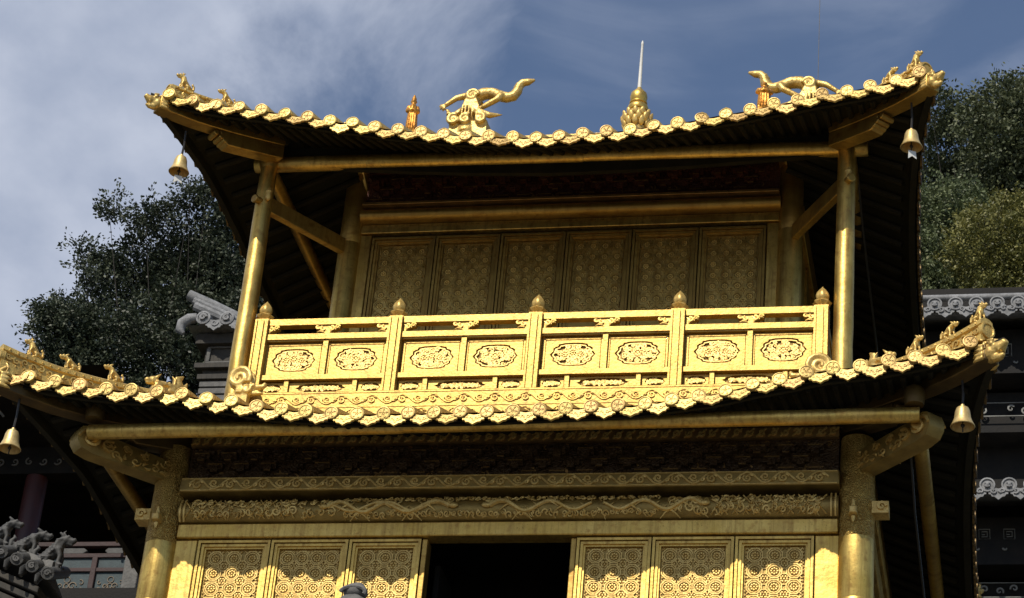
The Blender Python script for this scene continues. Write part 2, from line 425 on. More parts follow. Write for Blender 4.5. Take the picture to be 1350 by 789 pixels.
def scroll_wave(g, fn, u0, u1, wc, h, pitch, r):
    n = int(round((u1 - u0) / pitch)); p = (u1 - u0) / n
    pts = [fn(u0 + (u1 - u0) * i / (n * 10), wc + h * .42 * sin(pi * i / 10), .003) for i in range(n * 10 + 1)]
    g.tube(pts, r, 4)
    for k in range(n):
        s = 1 if k % 2 == 0 else -1
        uc = u0 + (k + .5) * p
        spiral(g, fn, uc, wc - s * h * .05, h * .34, pi / 2 * s + .8, 1.4, s, r * .9)
        leafy(g, fn, uc + p * .3, wc + s * h * .1, h * .4, pi / 2 * s + .5, r)
        leafy(g, fn, uc - p * .3, wc + s * h * .05, h * .35, pi / 2 * s + 1.7, r)

# ------------------------------------------------------------------ the ground
g = G()
nx, ny = 24, 40
def gz(y): return -8.2 + (0 if y < 9 else min((y - 9) * .5, 11 + (y - 31) * .06 if y > 31 else 99))
ys = [-80, -40, -20, -10, 0, 5, 9, 12, 15, 18, 22, 26, 31, 45, 80, 160, 400, 900]
xs = [-900, -400, -150, -60, -30, -15, 0, 15, 30, 60, 150, 400, 900]
g.add([(x, y, gz(y)) for y in ys for x in xs],
      [(j * len(xs) + i, j * len(xs) + i + 1, (j + 1) * len(xs) + i + 1, (j + 1) * len(xs) + i) for j in range(len(ys) - 1) for i in range(len(xs) - 1)])
o = part('hillside', g, M['hill'], smooth=60); o['kind'] = 'structure'
g = G(); g.add([(-30, -60, -8.19), (30, -60, -8.19), (30, 8.5, -8.19), (-30, 8.5, -8.19)], [(0, 1, 2, 3)])
o = part('courtyard', g, M['ground'], smooth=0); o['kind'] = 'structure'
g = G(); g.box(-4.2, 4.2, -2.6, 9.4, -8.25, -2.62)
o = part('terrace', g, M['stone_floor'], smooth=0); o['kind'] = 'structure'

# ------------------------------------------------------------------ the golden hall
YC = 3.46
hall = thing('golden_hall', (0, YC, -2.62), 'two-storey gilded temple hall with upturned tiled eaves, lattice leaves and one open black doorway', 'temple hall')
rng = random.Random(7)

# --- roof geometry
def interp(tab, x):
    if x <= tab[0][0]: return tab[0][1]
    for (a, b), (c, d) in zip(tab, tab[1:]):
        if x <= c:
            t = (x - a) / (c - a); t = t * t * (3 - 2 * t) * .5 + t * .5
            return b + (d - b) * t
    return tab[-1][1]
class Roof:
    def __init__(s, xe, yf, bow, tab, fa, fb, tilt):
        s.xe, s.yf, s.bow, s.tab, s.fa, s.fb, s.tilt = xe, yf, bow, tab, fa, fb, tilt
        s.yb = 2 * YC - yf
        s.zm = tab[-1][1]
    def inn(s, c): return s.bow * (1 - exp(-max(c, 0) / .8))
    def zc(s, c): return interp(s.tab, c)
    def z(s, e, c, x):
        return s.zm + (s.zc(c) - s.zm) * max(0, 1 - e / 1.5) ** 1.5 + s.fa * e + s.fb * e * e + s.tilt * x
    def front(s, x, e=0.0, dz=0.0):
        c = s.xe - abs(x)
        return Vector((x, s.yf + s.inn(c) + e, s.z(e, c, x) + dz))
    def side(s, sg, y, e=0.0, dz=0.0):
        c = min(y - s.yf, s.yb - y)
        x = sg * (s.xe - s.inn(c) - e)
        return Vector((x, y, s.z(e, c, x) + dz))
    def back(s, x, e=0.0, dz=0.0):
        p = s.front(x, e, dz); return Vector((p.x, 2 * YC - p.y, p.z))
    def ehip(s, c): return max(0.0, c - s.inn(c))
RU = Roof(2.59, -.30, .27, [(0, 3.14), (.1, 3.116), (.3, 3.088), (.5, 3.07), (.75, 3.052), (1.0, 3.02), (1.3, 2.975), (1.7, 2.916), (2.1, 2.872), (2.59, 2.846)], .55, .036, -.018)
RL = Roof(2.955, -.90, .27, [(0, .765), (.1, .742), (.3, .708), (.5, .69), (.75, .672), (1.0, .667), (1.3, .62), (1.7, .553), (2.1, .512), (2.96, .505)], .40, .04, .0155)
GX = 1.5                                             # gable plane of the upper roof
def e_top_front(R, x):
    c = R.xe - abs(x); h = R.ehip(c)
    if R is RU:
        return YC - (R.yf + R.inn(c)) if abs(x) <= GX else h
    top = .40 - (R.yf + R.inn(c))
    return min(h, top) if abs(x) > 1.7 else top
def e_top_side(R, y):
    c = min(y - R.yf, R.yb - y); h = R.ehip(c)
    lim = (R.xe - R.inn(c)) - (GX if R is RU else 1.80)
    return min(h, lim)

def roof_parts(R, name, pitch, ncap):
    half = pitch * (ncap - 1) / 2
    NE = 10
    def sheet(dz):
        g = G()
        def strip(cols):
            n = len(cols)
            g.add([p for c in cols for p in c], [(i * (NE + 1) + k, (i + 1) * (NE + 1) + k, (i + 1) * (NE + 1) + k + 1, i * (NE + 1) + k + 1) for i in range(n - 1) for k in range(NE)])
        def seg(a, b, n): return [a + (b - a) * i / n for i in range(n + 1)]
        eps = 1e-4
        xsl = (seg(-R.xe + .10, -GX - eps, 12) + seg(-GX + eps, GX - eps, 30) + seg(GX + eps, R.xe - .10, 12)) if R is RU else seg(-R.xe + .10, R.xe - .10, 60)
        for fn in (R.front, R.back):
            strip([[fn(x, e_top_front(R, x) * k / NE, dz) for k in range(NE + 1)] for x in xsl])
        for sg in (-1, 1):
            strip([[R.side(sg, y, e_top_side(R, y) * k / NE, dz) for k in range(NE + 1)] for y in seg(R.yf + .10, R.yb - .10, 60)])
        return g
    roof = part(name, sheet(0), M['tile'], hall, smooth=50)
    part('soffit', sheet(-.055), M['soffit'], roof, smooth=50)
    # tile rows running up the slope
    g = G()
    shift = -.075 if R is RL else 0
    xs_ = [-half + shift + i * pitch for i in range(ncap)]
    for x in xs_:
        et = e_top_front(R, x)
        if et < .05: continue
        k = max(3, int(et / .15))
        for fn in (R.front, R.back): g.tube([fn(x, et * i / k + (.012 if i == 0 else 0), .012) for i in range(k + 1)], .040, 8)
    ysd = YC - R.yf - .13
    nside = int(2 * ysd / pitch)
    ysl = [YC - ysd + 2 * ysd * i / nside for i in range(nside + 1)]
    for y in ysl:
        et = e_top_side(R, y)
        if et < .05: continue
        k = max(3, int(et / .15))
        for sg in (-1, 1): g.tube([R.side(sg, y, et * i / k, .012) for i in range(k + 1)], .040, 8)
    part('tile_rows', g, M['tile'], roof)
    # rafters under the eaves
    g = G()
    for i in range(ncap * 2 - 1):
        x = -half + i * pitch / 2
        et = min(e_top_front(R, x), 1.15)
        if et < .12: continue
        g.tube([R.front(x, e, -.062) for e in (.10, et * .5, et)], .020, 8)
    for y in ysl:
        et = min(e_top_side(R, y), .9)
        if et < .12: continue
        for sg in (-1, 1): g.tube([R.side(sg, y, e, -.072) for e in (.10, et * .5, et)], .024, 8)
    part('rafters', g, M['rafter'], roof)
    # eave fascia strip
    g = G()
    prof = [(-.012, -.075), (.012, -.075), (.012, -.02), (-.012, -.02)]
    for fn in (R.front, R.back):
        g.sweep([fn(-R.xe + 2 * R.xe * i / 60, .045) for i in range(61)], prof)
    prof2 = [(-.02, -.118), (.02, -.118), (.02, -.03), (-.02, -.03)]
    for sg in (-1, 1):
        g.sweep([R.side(sg, R.yf + .12 + (R.yb - R.yf - .24) * i / 60, .035) for i in range(61)], prof2)
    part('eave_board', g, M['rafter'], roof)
    return roof, xs_, ysl

def cap_mesh():
    g = G(); rot = RX(radians(90))                   # local +z -> -y
    g.lathe((0, 0, 0), [(.036, -.025), (.0375, 0), (.0415, .001), (.0420, .009), (.036, .0105), (.033, .0065), (.004, .0075)], 20, rot)
    fn = lambda u, w, d=0: Vector((u, -.005 - d, w))
    flower(g, fn, 0, 0, .013, 5, d=.003)
    for k in range(5): spiral(g, fn, .020 * cos(k * 1.257), .020 * sin(k * 1.257), .008, k, .8, 1, .0026, k=7, d=.003)
    return g
def drip_outline():
    return [(-.074, .030), (-.074, -.010), (-.066, -.020), (-.064, -.033), (-.050, -.036), (-.043, -.050), (-.026, -.052), (-.014, -.061), (0, -.072),
            (.014, -.061), (.026, -.052), (.043, -.050), (.050, -.036), (.064, -.033), (.066, -.020), (.074, -.010), (.074, .030), (.040, .012), (0, .004), (-.040, .012)]
def drip_mesh():
    g = G(); fn = lambda u, w, d=0: Vector((u, -d, w))
    g.poly(drip_outline(), .010, lambda u, w, d: fn(u, w, d))
    ol = drip_outline()[1:16]
    g.tube([fn(u * .93, w * .93, .010) for u, w in ol], .0032, 4)
    r_ = random.Random(3)
    for (u, w, R_) in ((-.036, -.008, .014), (.036, -.008, .014), (-.014, -.022, .013), (.014, -.022, .013), (0, -.038, .008)):
        spiral(g, fn, u, w, R_, r_.uniform(0, 6), 1.1, 1 if u > 0 else -1, .003, d=.011)
        leafy(g, fn, u, w, R_ * 1.2, r_.uniform(0, 6), .003, d=.011)
    return g

def side_variants(me_g, rotz):
    out = G(); r = RZ(rotz); out.v = [r @ p for p in me_g.v]; out.f = list(me_g.f); return out

roofs = {}
for R, name, pitch, ncap in ((RU, 'upper_roof', .15344, 33), (RL, 'lower_roof', .1537, 38)):
    roof, xs_, ysl = roof_parts(R, name, pitch, ncap)
    roofs[name] = roof
    cg, dg_ = cap_mesh(), drip_mesh()
    cme, dme = cg.mesh('round_tile_cap'), dg_.mesh('drip_tile')
    for i, x in enumerate(xs_):
        p = R.front(x, -.012)
        place('round_tile_cap', cme, M['tile'], roof, at=p + Vector((rng.uniform(-.004, .004), rng.uniform(-.006, .004), .004 + rng.uniform(-.004, .004))), rot=(radians(rng.uniform(-11, 4)), radians(rng.uniform(-20, 20)), rng.uniform(-.12, .12)))
    for i in range(ncap - 1):
        x = (xs_[i] + xs_[i + 1]) / 2
        p = R.front(x, .0)
        ang = atan2(R.front(x + .05).z - R.front(x - .05).z, .1)
        place('drip_tile', dme, M['tile'], roof, at=p + Vector((rng.uniform(-.003, .003), 0, -.022 + rng.uniform(-.005, .004))), rot=(radians(-14 + rng.uniform(-8, 8)), -ang * .8, rng.uniform(-.06, .06)))
    # the same tile ends along the sides and the back, seen edge-on or not at all
    gs = G()
    for sg in (-1, 1):
        c2 = side_variants(cg, sg * pi / 2); d2 = side_variants(dg_, sg * pi / 2)
        for i, y in enumerate(ysl):
            p = R.side(sg, y, -.012)
            gs.add([v + p for v in c2.v], c2.f)
            if i < len(ysl) - 1:
                p = R.side(sg, (y + ysl[i + 1]) / 2, 0)
                gs.add([v + p + Vector((0, 0, -.022)) for v in d2.v], d2.f)
    ob = part('side_tile_ends', gs, M['dark_gilt'], roof); ob['kind'] = 'stuff'  # gilt like the front ends, but with shade put into the colour

# hip ridges
def hip_pt(R, sx, sy, t, dz=0):                       # t metres (in x) in from the corner
    c = t; e = R.ehip(c)
    x = sx * (R.xe - c); z = R.z(e, c, x)
    y = R.yf + R.inn(c) + e
    if sy > 0: y = 2 * YC - y
    return Vector((x, y, z + dz))
def hip_prof(h, w): return [(-w, -.03), (w, -.03), (w, h * .28), (w * .72, h * .34), (w * .72, h * .66), (w * 1.02, h * .72), (w * .95, h * .9), (w * .4, h), (-w * .4, h), (-w * .95, h * .9), (-w * 1.02, h * .72), (-w * .72, h * .66), (-w * .72, h * .34), (-w, h * .28)]
for R, nm, tmax, h, w in ((RU, 'upper_roof', 1.09, .10, .042), (RL, 'lower_roof', 1.17, .160, .045)):
    for sx in (-1, 1):
        for sy in (-1, 1):
            tb = .0 if (R is RL and sx < 0) else .10
            g = G(); g.sweep([hip_pt(R, sx, sy, tb + (tmax - tb) * i / 14) for i in range(15)], hip_prof(h, w))
            # front end boss
            e0 = hip_pt(R, sx, sy, tb, h * .5); d = Vector((sx, sy, 0)).normalized()
            g.lathe(e0, [(.05, -.02), (.05, .012), (.04, .014), (.036, .008), (.012, .012)], 16, d.to_track_quat('Z', 'Y').to_matrix())
            if sy < 0:
                dl = Vector((-sx, 1, 0)).normalized(); wv = Vector((-dl.y, dl.x, 0)) * (1 if sx < 0 else -1)
                if wv.y > 0: wv = -wv
                nk = int((tmax + .10 - tb) / .042)
                for k in range(nk):
                    t_ = tb + .03 + (tmax - tb - .06) * k / (nk - 1)
                    P0 = hip_pt(R, sx, sy, t_, h * .5); P1 = hip_pt(R, sx, sy, t_ + .02, h * .5); du = (P1 - P0).normalized()
                    f2 = lambda u, w_, d=0: P0 + du * u + Vector((0, 0, w_)) + wv * (w * .74 + d)
                    spiral(g, f2, 0, .004 * (-1) ** k, h * .15, k * 2.1, 1.2, 1 if k % 2 else -1, .0045, k=9)
                    for q_ in (.80, .24): g.ell(P0 + Vector((0, 0, h * (q_ - .5))) + wv * (w * 1.0), .008, n=5, m=3)
            part('hip_ridge', g, M['ridge'], roofs[nm], bevel=0, smooth=35)
# main ridge, descending ridges and gables
zr = RU.front(0, e_top_front(RU, 0)).z
g = G(); g.sweep([(-1.55 + 3.1 * i / 20, YC, zr - .03) for i in range(21)], [(-.06, -.03), (.06, -.03), (.06, .04), (.04, .05), (.04, .09), (.06, .10), (.05, .13), (-.05, .13), (-.06, .10), (-.04, .09), (-.04, .05), (-.06, .04)])
part('main_ridge', g, M['ridge'], roofs['upper_roof'])
for sx in (-1, 1):
    for sy in (-1, 1):
        pts = []
        for i in range(13):
            e = .95 + (YC + .03 - .95) * i / 12
            p = RU.front(sx * (GX - .05), min(e, e_top_front(RU, GX - .05)))
            pts.append(p if sy < 0 else Vector((p.x, 2 * YC - p.y, p.z)))
        g = G(); g.sweep(pts, hip_prof(.11, .045)); part('descending_ridge', g, M['ridge'], roofs['upper_roof'])
    g = G(); ptsf = [RU.front(sx * (GX - .003), .85 + (e_top_front(RU, GX - .01) - .85) * i / 10, -.01) for i in range(11)]
    poly = [(p.y, p.z) for p in ptsf] + [(2 * YC - p.y, p.z) for p in ptsf[::-1][1:]]
    g.poly(poly, .04, lambda u, w, d: Vector((sx * (GX - .02 - d), u, w)))
    part('gable', g, M['beam'], roofs['upper_roof'])

# carved corner beams under the hips, with a head at each tip
for R, nm, inn_, low in ((RU, 'upper_roof', .72, False), (RL, 'lower_roof', .95, True)):
    for sx in (-1, 1):
        for sy in (-1, 1):
            f = lambda p: p if sy < 0 else Vector((p.x, 2 * YC - p.y, p.z))
            g = G()
            def cpt(t, dz):
                p = hip_pt(R, sx, -1, max(t, 0), dz)
                if t < 0: p = p + Vector((-t * sx, t, -t * .35))
                return f(p)
            tip = .055 if not low else (.075 if sx > 0 else .0)
            up_b = lambda s_: [(-.052, -.135), (.052, -.135), (.052, -.04), (-.052, -.04)]
            g.sweep([cpt(tip + (inn_ - tip) * i / 10, .0) for i in range(11)], up_b)
            t0 = .38 if not low else .62
            def low_b(s_):
                k = min(1, s_ * 8); b = -.155 - .085 * (k ** .6)
                return [(-.050, b), (.050, b), (.050, -.137), (-.050, -.137)]
            g.sweep([cpt(t0 + (inn_ - t0) * i / 14, .0) for i in range(15)], low_b)
            for q, (tt, dd) in enumerate(((t0 - .02, -.165), (t0 + .01, -.185), (t0 + .03, -.205))):   # stepped scroll cuts
                p = cpt(tt, dd); w = Vector((sx, -sy if sy > 0 else 1, 0)).normalized()
                dirv = Vector((sx, sy, 0)).normalized(); ac = dirv.cross(Vector((0, 0, 1)))
                g.tube([p - ac * .051, p + ac * .051], .020, 10)
            cb = part('corner_beam', g, M['dark_gilt'] if low else M['beam'], roofs[nm], bevel=.006, smooth=35)  # lower beams carry the eave shadow in their colour
            # beast-head tip
            p0 = cpt(tip, -.085); dirv = Vector((sx, sy, 0)).normalized(); ac = dirv.cross(Vector((0, 0, 1)))
            g = G()
            Q = lambda a, b, c: p0 + dirv * a + ac * b + Vector((0, 0, c))
            rt = Matrix((dirv, ac, Vector((0, 0, 1)))).transposed()
            g.ell(Q(.0, 0, 0), (.055, .045, .046), rt)                                   # skull
            g.tube([Q(.02, 0, .010), Q(.065, 0, .012), Q(.098, 0, .030)], [.036, .029, .014], 10, flat=1.0)   # upturned snout
            g.tube([Q(.02, 0, -.030), Q(.060, 0, -.040), Q(.082, 0, -.034)], [.026, .018, .008], 8)           # lower jaw
            for s_ in (-1, 1):
                g.ell(Q(.030, s_ * .030, .030), .014); g.tube([Q(.045, s_ * .030, .044), Q(.012, s_ * .040, .052)], [.010, .006], 6)
                g.tube([Q(.0, s_ * .030, .040), Q(-.03, s_ * .040, .070), Q(-.055, s_ * .040, .074)], [.012, .009, .003], 6)
                g.ell(Q(.086, s_ * .012, .030), .008)
                for c_ in range(4): g.tube([Q(-.01, s_ * .044, .028 - c_ * .02), Q(-.045, s_ * .056, .034 - c_ * .024), Q(-.07, s_ * .050, .026 - c_ * .022)], [.012, .010, .004], 6)
                g.tube([Q(.066, s_ * .020, -.004), Q(.066, s_ * .022, -.024)], [.006, .002], 5)
            if low: g.v = [p0 + (v - p0) * 1.2 for v in g.v]
            me = fuse(g, .0052 if low else .0044, 1)
            place('beast_head', me, M['relief'], cb, at=(0, 0, 0))

# --- lower storey
CX = 2.085
HY = 2 * YC                                           # rear column line
for sx in (-1, 1):
    for y in (0, HY):
        g = G(); g.lathe((sx * CX, y, -2.62), [(.16, 0), (.16, .05), (.115, .10), (.106, .2), (.104, 1.4), (.1036, 1.70), (.1015, 1.703), (.1015, 1.707), (.1036, 1.71), (.1030, 2.20), (.1012, 2.203), (.1012, 2.207), (.1030, 2.21), (.1025, 2.592)], 28)
        colo = part('column', g, M['gold'], hall)
        g = G(); g.lathe((sx * CX, y, -.03), [(.1025, 0), (.1032, .003), (.1032, .3), (.102, .52), (.098, .65)], 28)
        part('engraved_shaft', g, M['carved'], colo)
        g = G()
        if y == 0:
            # forward plug and outward stub of the tie beams
            g.lathe((sx * CX - .01, -.10, .10), [(.030, 0), (.034, .03), (.030, .06), (.022, .065)], 4, RX(radians(90)) @ RZ(pi / 4))
            g.tube([(sx * CX - .01, -.125, .13), (sx * CX - .01, -.135, .175)], [.014, .005], 6)
            g.tube([(sx * CX - .01, -.125, .07), (sx * CX - .01, -.128, .035)], [.014, .005], 6)
            part('beam_peg', g, M['relief'], colo)
            g = G(); g.box(min(sx * 2.17, sx * 2.27), max(sx * 2.17, sx * 2.27), -.05, .05, .13, .205)
            spiral(g, lambda u, w, d=0: Vector((sx * 2.23 + u, -.053 - d, w)), 0, .168, .028, 0, 1.3, 1, .008)
            part('beam_stub', g, M['relief'], colo, bevel=.012)

def beam_run(name, y, z0, z1, x0, x1, prof, mat, parent=hall):
    g = G(); zc = (z0 + z1) / 2; h = (z1 - z0) / 2
    pts = [(y + a, zc + b * h) for a, b in prof]
    n = len(pts)
    g.add([(x0, p[0], p[1]) for p in pts] + [(x1, p[0], p[1]) for p in pts],
          [tuple(range(n)), tuple(range(2 * n - 1, n - 1, -1))] + [(i, (i + 1) % n, (i + 1) % n + n, i + n) for i in range(n)])
    return part(name, g, mat, parent)

# lintel (plain), dragon beam (rounded), scroll board, frieze, carved strip
g = G(); g.box(-1.985, 1.985, -.055, .06, .004, .096); part('lintel', g, M['gold'], hall, bevel=.008)
rp = [(.06, -1), (-.02, -1), (-.06, -.8), (-.085, -.4), (-.092, 0), (-.085, .4), (-.06, .8), (-.02, 1), (.06, 1)]
db = beam_run('dragon_beam', 0, .10, .252, -1.985, 1.985, rp, M['dark_ground'])
g = G()
def dbfn(u, w, d=0):                                   # wraps the rounded face
    b = (w - .176) / .076; b = max(-1, min(1, b))
    return Vector((u, -.092 * sqrt(max(0, 1 - .62 * b * b)) - d, w))
def dragon_on(u0, u1, s):
    n = 40; pts = []; rs = []
    for i in range(n + 1):
        t = i / n
        pts.append(dbfn(u0 + (u1 - u0) * t, .176 + .036 * sin(t * 4.2 * pi) * (1 - .3 * t), .006)); rs.append(.013 * (1 - .55 * t) + .003)
    g.tube(pts, rs, 6)
    g.ell(dbfn(u0 - (u1 - u0) * .03, .18, .01), (.03, .014, .018))
    for k in range(3): g.tube([dbfn(u0 - (u1 - u0) * .03, .185, .012), dbfn(u0 + (u1 - u0) * .04, .205 + .012 * k, .008)], [.005, .0015], 4)
    for t in (.2, .32, .58, .72):
        u = u0 + (u1 - u0) * t; w = .176 + .036 * sin(t * 4.2 * pi)
        for q in (-1, 1):
            g.tube([dbfn(u, w, .005), dbfn(u + .03 * q, w - .02, .008), dbfn(u + .06 * q, w - .045, .005)], [.008, .006, .003], 5)
    for i in range(14):
        t = i / 13; u = u0 + (u1 - u0) * t; w = .176 + .036 * sin(t * 4.2 * pi)
        g.tube([dbfn(u, w + .01, .008), dbfn(u - .02 * s, w + .028, .008)], [.006, .001], 4)
rng = random.Random(11)
for (a, b, s) in ((-.30, -1.02, 1), (-.06, .55, 1), (-1.05, -.42, -1), (1.20, .62, -1)):
    dragon_on(a, b, s)
for ed in (-1.90, -1.55, 1.30, 1.62):
    for k in range(5):
        u = ed + k * .062
        for q in (-1, 1): g.tube([dbfn(u - .05, .176 + q * .062, .004), dbfn(u, .176, .006), dbfn(u + .05, .176 + q * .062, .004)], .0045, 4)
        flower(g, dbfn, u, .176, .02, 5)
for ed in (-1.97, -1.945, 1.945, 1.97):
    g.tube([dbfn(ed, .105 + .142 * i / 8, .003) for i in range(9)], .006, 4)
scroll_field(g, dbfn, -1.5, -1.0, .12, .235, .035, rng); scroll_field(g, dbfn, 1.0, 1.9, .12, .235, .033, rng)
scroll_field(g, dbfn, -.95, .95, .11, .15, .024, rng, r=.0035); scroll_field(g, dbfn, -.95, .95, .215, .245, .022, rng, r=.0035)
scroll_field(g, dbfn, -1.9, -1.5, .115, .24, .03, rng)
part('dragon_relief', g, M['relief'], db)
g = G(); g.box(-1.99, 1.99, -.115, .06, .284, .376); sb = part('scroll_board', g, M['dark_ground'], hall, bevel=.006)
g = G(); fn = face_plane(-.1155)
scroll_wave(g, fn, -1.93, 1.93, .330, .080, .105, .0062)
for w in (.291, .369): g.tube([fn(-1.98, w), fn(1.98, w)], .004, 4)
part('scroll_relief', g, M['relief'], sb)

def bracket_frieze(name, x0, x1, y, z0, z1, mat, pitch, seed):
    g = G(); g.box(x0, x1, y, y + .08, z0, z1); fr = part(name, g, mat, hall)
    g = G(); t = G(); rr = random.Random(seed); H = z1 - z0
    rows = 3; fn = face_plane(y)
    for r_ in range(rows):
        zc = z0 + H * (.2 + .27 * r_); n = int((x1 - x0) / pitch); off = .5 if r_ % 2 else 0
        for i in range(n):
            u = x0 + (i + .5 + off) * pitch
            if u > x1 - .1: continue
            dpt = .012 + .016 * r_
            g.box(u - .05, u + .05, y - dpt, y + .002, zc - .028, zc + .012)
            g.box(u - .07, u + .07, y - dpt * .7, y + .002, zc + .012, zc + .034)
            g.box(u - .022, u + .022, y - dpt - .012, y + .002, zc - .05, zc - .004)
            if rr.random() < .62:
                t.box(u - .045, u + .045, y - dpt - .004, y - dpt, zc + .004, zc + .0115)
            if rr.random() < .4:
                t.box(u - .020, u + .020, y - dpt - .016, y - dpt - .012, zc - .047, zc - .041)
    for i in range(int((x1 - x0) / .16)):
        u = x0 + .08 + i * .16
        if rr.random() < .75:
            for _ in range(3): leafy(t, fn, u + rr.uniform(-.04, .04), z0 + H * rr.uniform(.05, .3), .045, rr.uniform(.4, 2.4), .005)
            spiral(t, fn, u, z0 + H * .14, .022, rr.uniform(0, 6), 1.2, rr.choice((-1, 1)), .004)
    for r_ in range(rows):
        for i in range(int((x1 - x0) / .075)):
            u = x0 + .04 + i * .075
            if rr.random() < .6: spiral(g, fn, u, z0 + H * (.30 + .27 * r_) + rr.uniform(-.01, .01), .020, rr.uniform(0, 6), 1.2, rr.choice((-1, 1)), .0045)
            leafy(g, fn, u, z0 + H * (.25 + .27 * r_), .035, rr.uniform(0, 6), .005)
    for i in range(int((x1 - x0) / .12)):
        u = x0 + .06 + i * .12
        spiral(t, fn, u, z1 - H * .10, .018, rr.uniform(0, 6), 1.2, rr.choice((-1, 1)), .003)
    nb = len(g.f); g.add(t.v, t.f)
    bb = part('bracket_blocks', g, mat, fr)
    bb.data.materials.append(M['gilt_trim'])
    for p_ in bb.data.polygons[nb:]: p_.material_index = 1
    return fr
bracket_frieze('bracket_frieze', -1.98, 1.98, -.03, .376, .620, M['brown'], .17, 5)
g = G(); g.box(-1.98, 1.98, -.06, .05, .622, .690); cs = part('carved_strip', g, M['gilt_trim'], hall)
g = G(); fn = face_plane(-.0605); rr = random.Random(4)
for i in range(56):
    u = -1.95 + 3.9 * i / 55
    spiral(g, fn, u, .656, .024, rr.uniform(0, 6), 1.2, 1 if i % 2 else -1, .005)
    g.tube([fn(u - .03, .63, .002), fn(u, .656, .004), fn(u + .03, .684, .002)], .005, 4)
part('strip_relief', g, M['relief'], cs)
g = G(); g.box(-2.0, 2.0, -.02, .1, .692, .735); part('upper_board', g, M['brown'], hall)

# front and side walls of the lower storey
def leaf_frame(g, x0, x1, z0, z1, y, steps=((0, .0), (.020, .012), (.032, .024))):
    w = .012
    for (ins, dp) in steps:
        a, b, c, d = x0 + ins, x1 - ins, z0 + ins, z1 - ins
        yy = y + dp
        g.box(a, a + .016, yy, yy + .03, c, d); g.box(b - .016, b, yy, yy + .03, c, d)
        g.box(a + .016, b - .016, yy, yy + .0295, d - .016, d); g.box(a + .016, b - .016, yy, yy + .0295, c, c + .016)
def lattice(g, x0, x1, z0, z1, y, cell):
    fn = face_plane(y)
    nx_ = max(1, round((x1 - x0) / cell)); nz_ = max(1, round((z1 - z0) / cell)); cx_, cz_ = (x1 - x0) / nx_, (z1 - z0) / nz_
    for i in range(nx_ + 1):
        for j in range(nz_ + 1):
            u, w = x0 + i * cx_, z0 + j * cz_
            if 0 < i < nx_ and 0 < j < nz_:
                ring(g, fn, u, w, cell * .36, .0038, 8, 4, pi / 8, d=.003)
                flower(g, fn, u, w, cell * .26, 6, d=.001)
                for q in range(4): g.ell(fn(u + cell * .30 * cos(q * pi / 2), w + cell * .30 * sin(q * pi / 2), .002), cell * .06, n=5, m=3)
            if i < nx_ and j < nz_:
                uu, ww = u + cx_ / 2, w + cz_ / 2
                ring(g, fn, uu, ww, cell * .47, .0044, 8, 4, pi / 8, d=.005)
                ring(g, fn, uu, ww, cell * .345, .0034, 12, 4, d=.004)
                flower(g, fn, uu, ww, cell * .27, 8, d=.001)
                for q in range(8):
                    a = q * pi / 4 + pi / 8
                    g.ell(fn(uu + cell * .41 * cos(a), ww + cell * .41 * sin(a), .002), cell * .045, n=5, m=3)
                for q in range(4):
                    a = pi / 4 + q * pi / 2
                    g.tube([fn(uu + cell * .46 * cos(a), ww + cell * .46 * sin(a), .003), fn(uu + cell * .60 * cos(a), ww + cell * .60 * sin(a), .003)], .0036, 4)
    for (a, b, c, d) in ((x0, x0 + .012, z0, z1), (x1 - .012, x1, z0, z1), (x0, x1, z1 - .012, z1), (x0, x1, z0, z0 + .012)):
        nn = max(2, int(max(b - a, d - c) / .022))
        for k in range(nn):
            t = (k + .5) / nn
            g.ell(fn(a + (b - a) * (t if b - a > .02 else .5), c + (d - c) * (t if d - c > .02 else .5), .003), .007, n=5, m=3)

def door_leaf(W, H, lat_z0, cell, name='door_leaf'):
    """returns three meshes centred on the leaf's top-centre"""
    f = G(); x0, x1 = -W / 2 + .004, W / 2 - .004
    leaf_frame(f, x0, x1, -H, -.004, -.03)
    f.box(x0 + .05, x1 - .05, -.012, .01, lat_z0 - .09, lat_z0 - .03)
    leaf_frame(f, x0 + .055, x1 - .055, lat_z0 - .34, lat_z0 - .10, .0, ((0, 0), (.02, .008)))
    leaf_frame(f, x0 + .055, x1 - .055, -H + .06, lat_z0 - .38, .0, ((0, 0), (.02, .008)))
    b = G(); b.box(x0 + .04, x1 - .04, .0145, .03, -H + .02, -.03)
    l = G(); lattice(l, x0 + .055, x1 - .055, lat_z0, -.058, .014, cell)
    return f.mesh(name), b.mesh('backing'), l.mesh('lattice')
lw = [-1.85, -1.391, -.909, -.464, .464, .909, 1.391, 1.85]
cache = {}
for a, b in zip(lw, lw[1:]):
    if a < 0 < b: continue
    W = round(b - a, 3)
    if W not in cache: cache[W] = door_leaf(W, 2.60, -1.55, .100)
    fm, bm_, lm = cache[W]
    xc = (a + b) / 2
    o = place('door_leaf', fm, M['gold'], hall, at=(xc, 0, 0))
    place('backing', bm_, M['lattice_ground'], o, at=(xc, 0, 0)); place('lattice', lm, M['relief'], o, at=(xc, 0, 0))
for sx in (-1, 1):
    g = G(); g.box(min(sx * 1.852, sx * 1.99), max(sx * 1.852, sx * 1.99), -.03, .05, -2.62, -.001)
    part('jamb', g, M['gold'], hall, bevel=.006)
    g = G(); g.box(min(sx * .430, sx * .463), max(sx * .430, sx * .463), -.02, .08, -2.62, -.001); part('door_post', g, M['beam'], hall, bevel=.004)
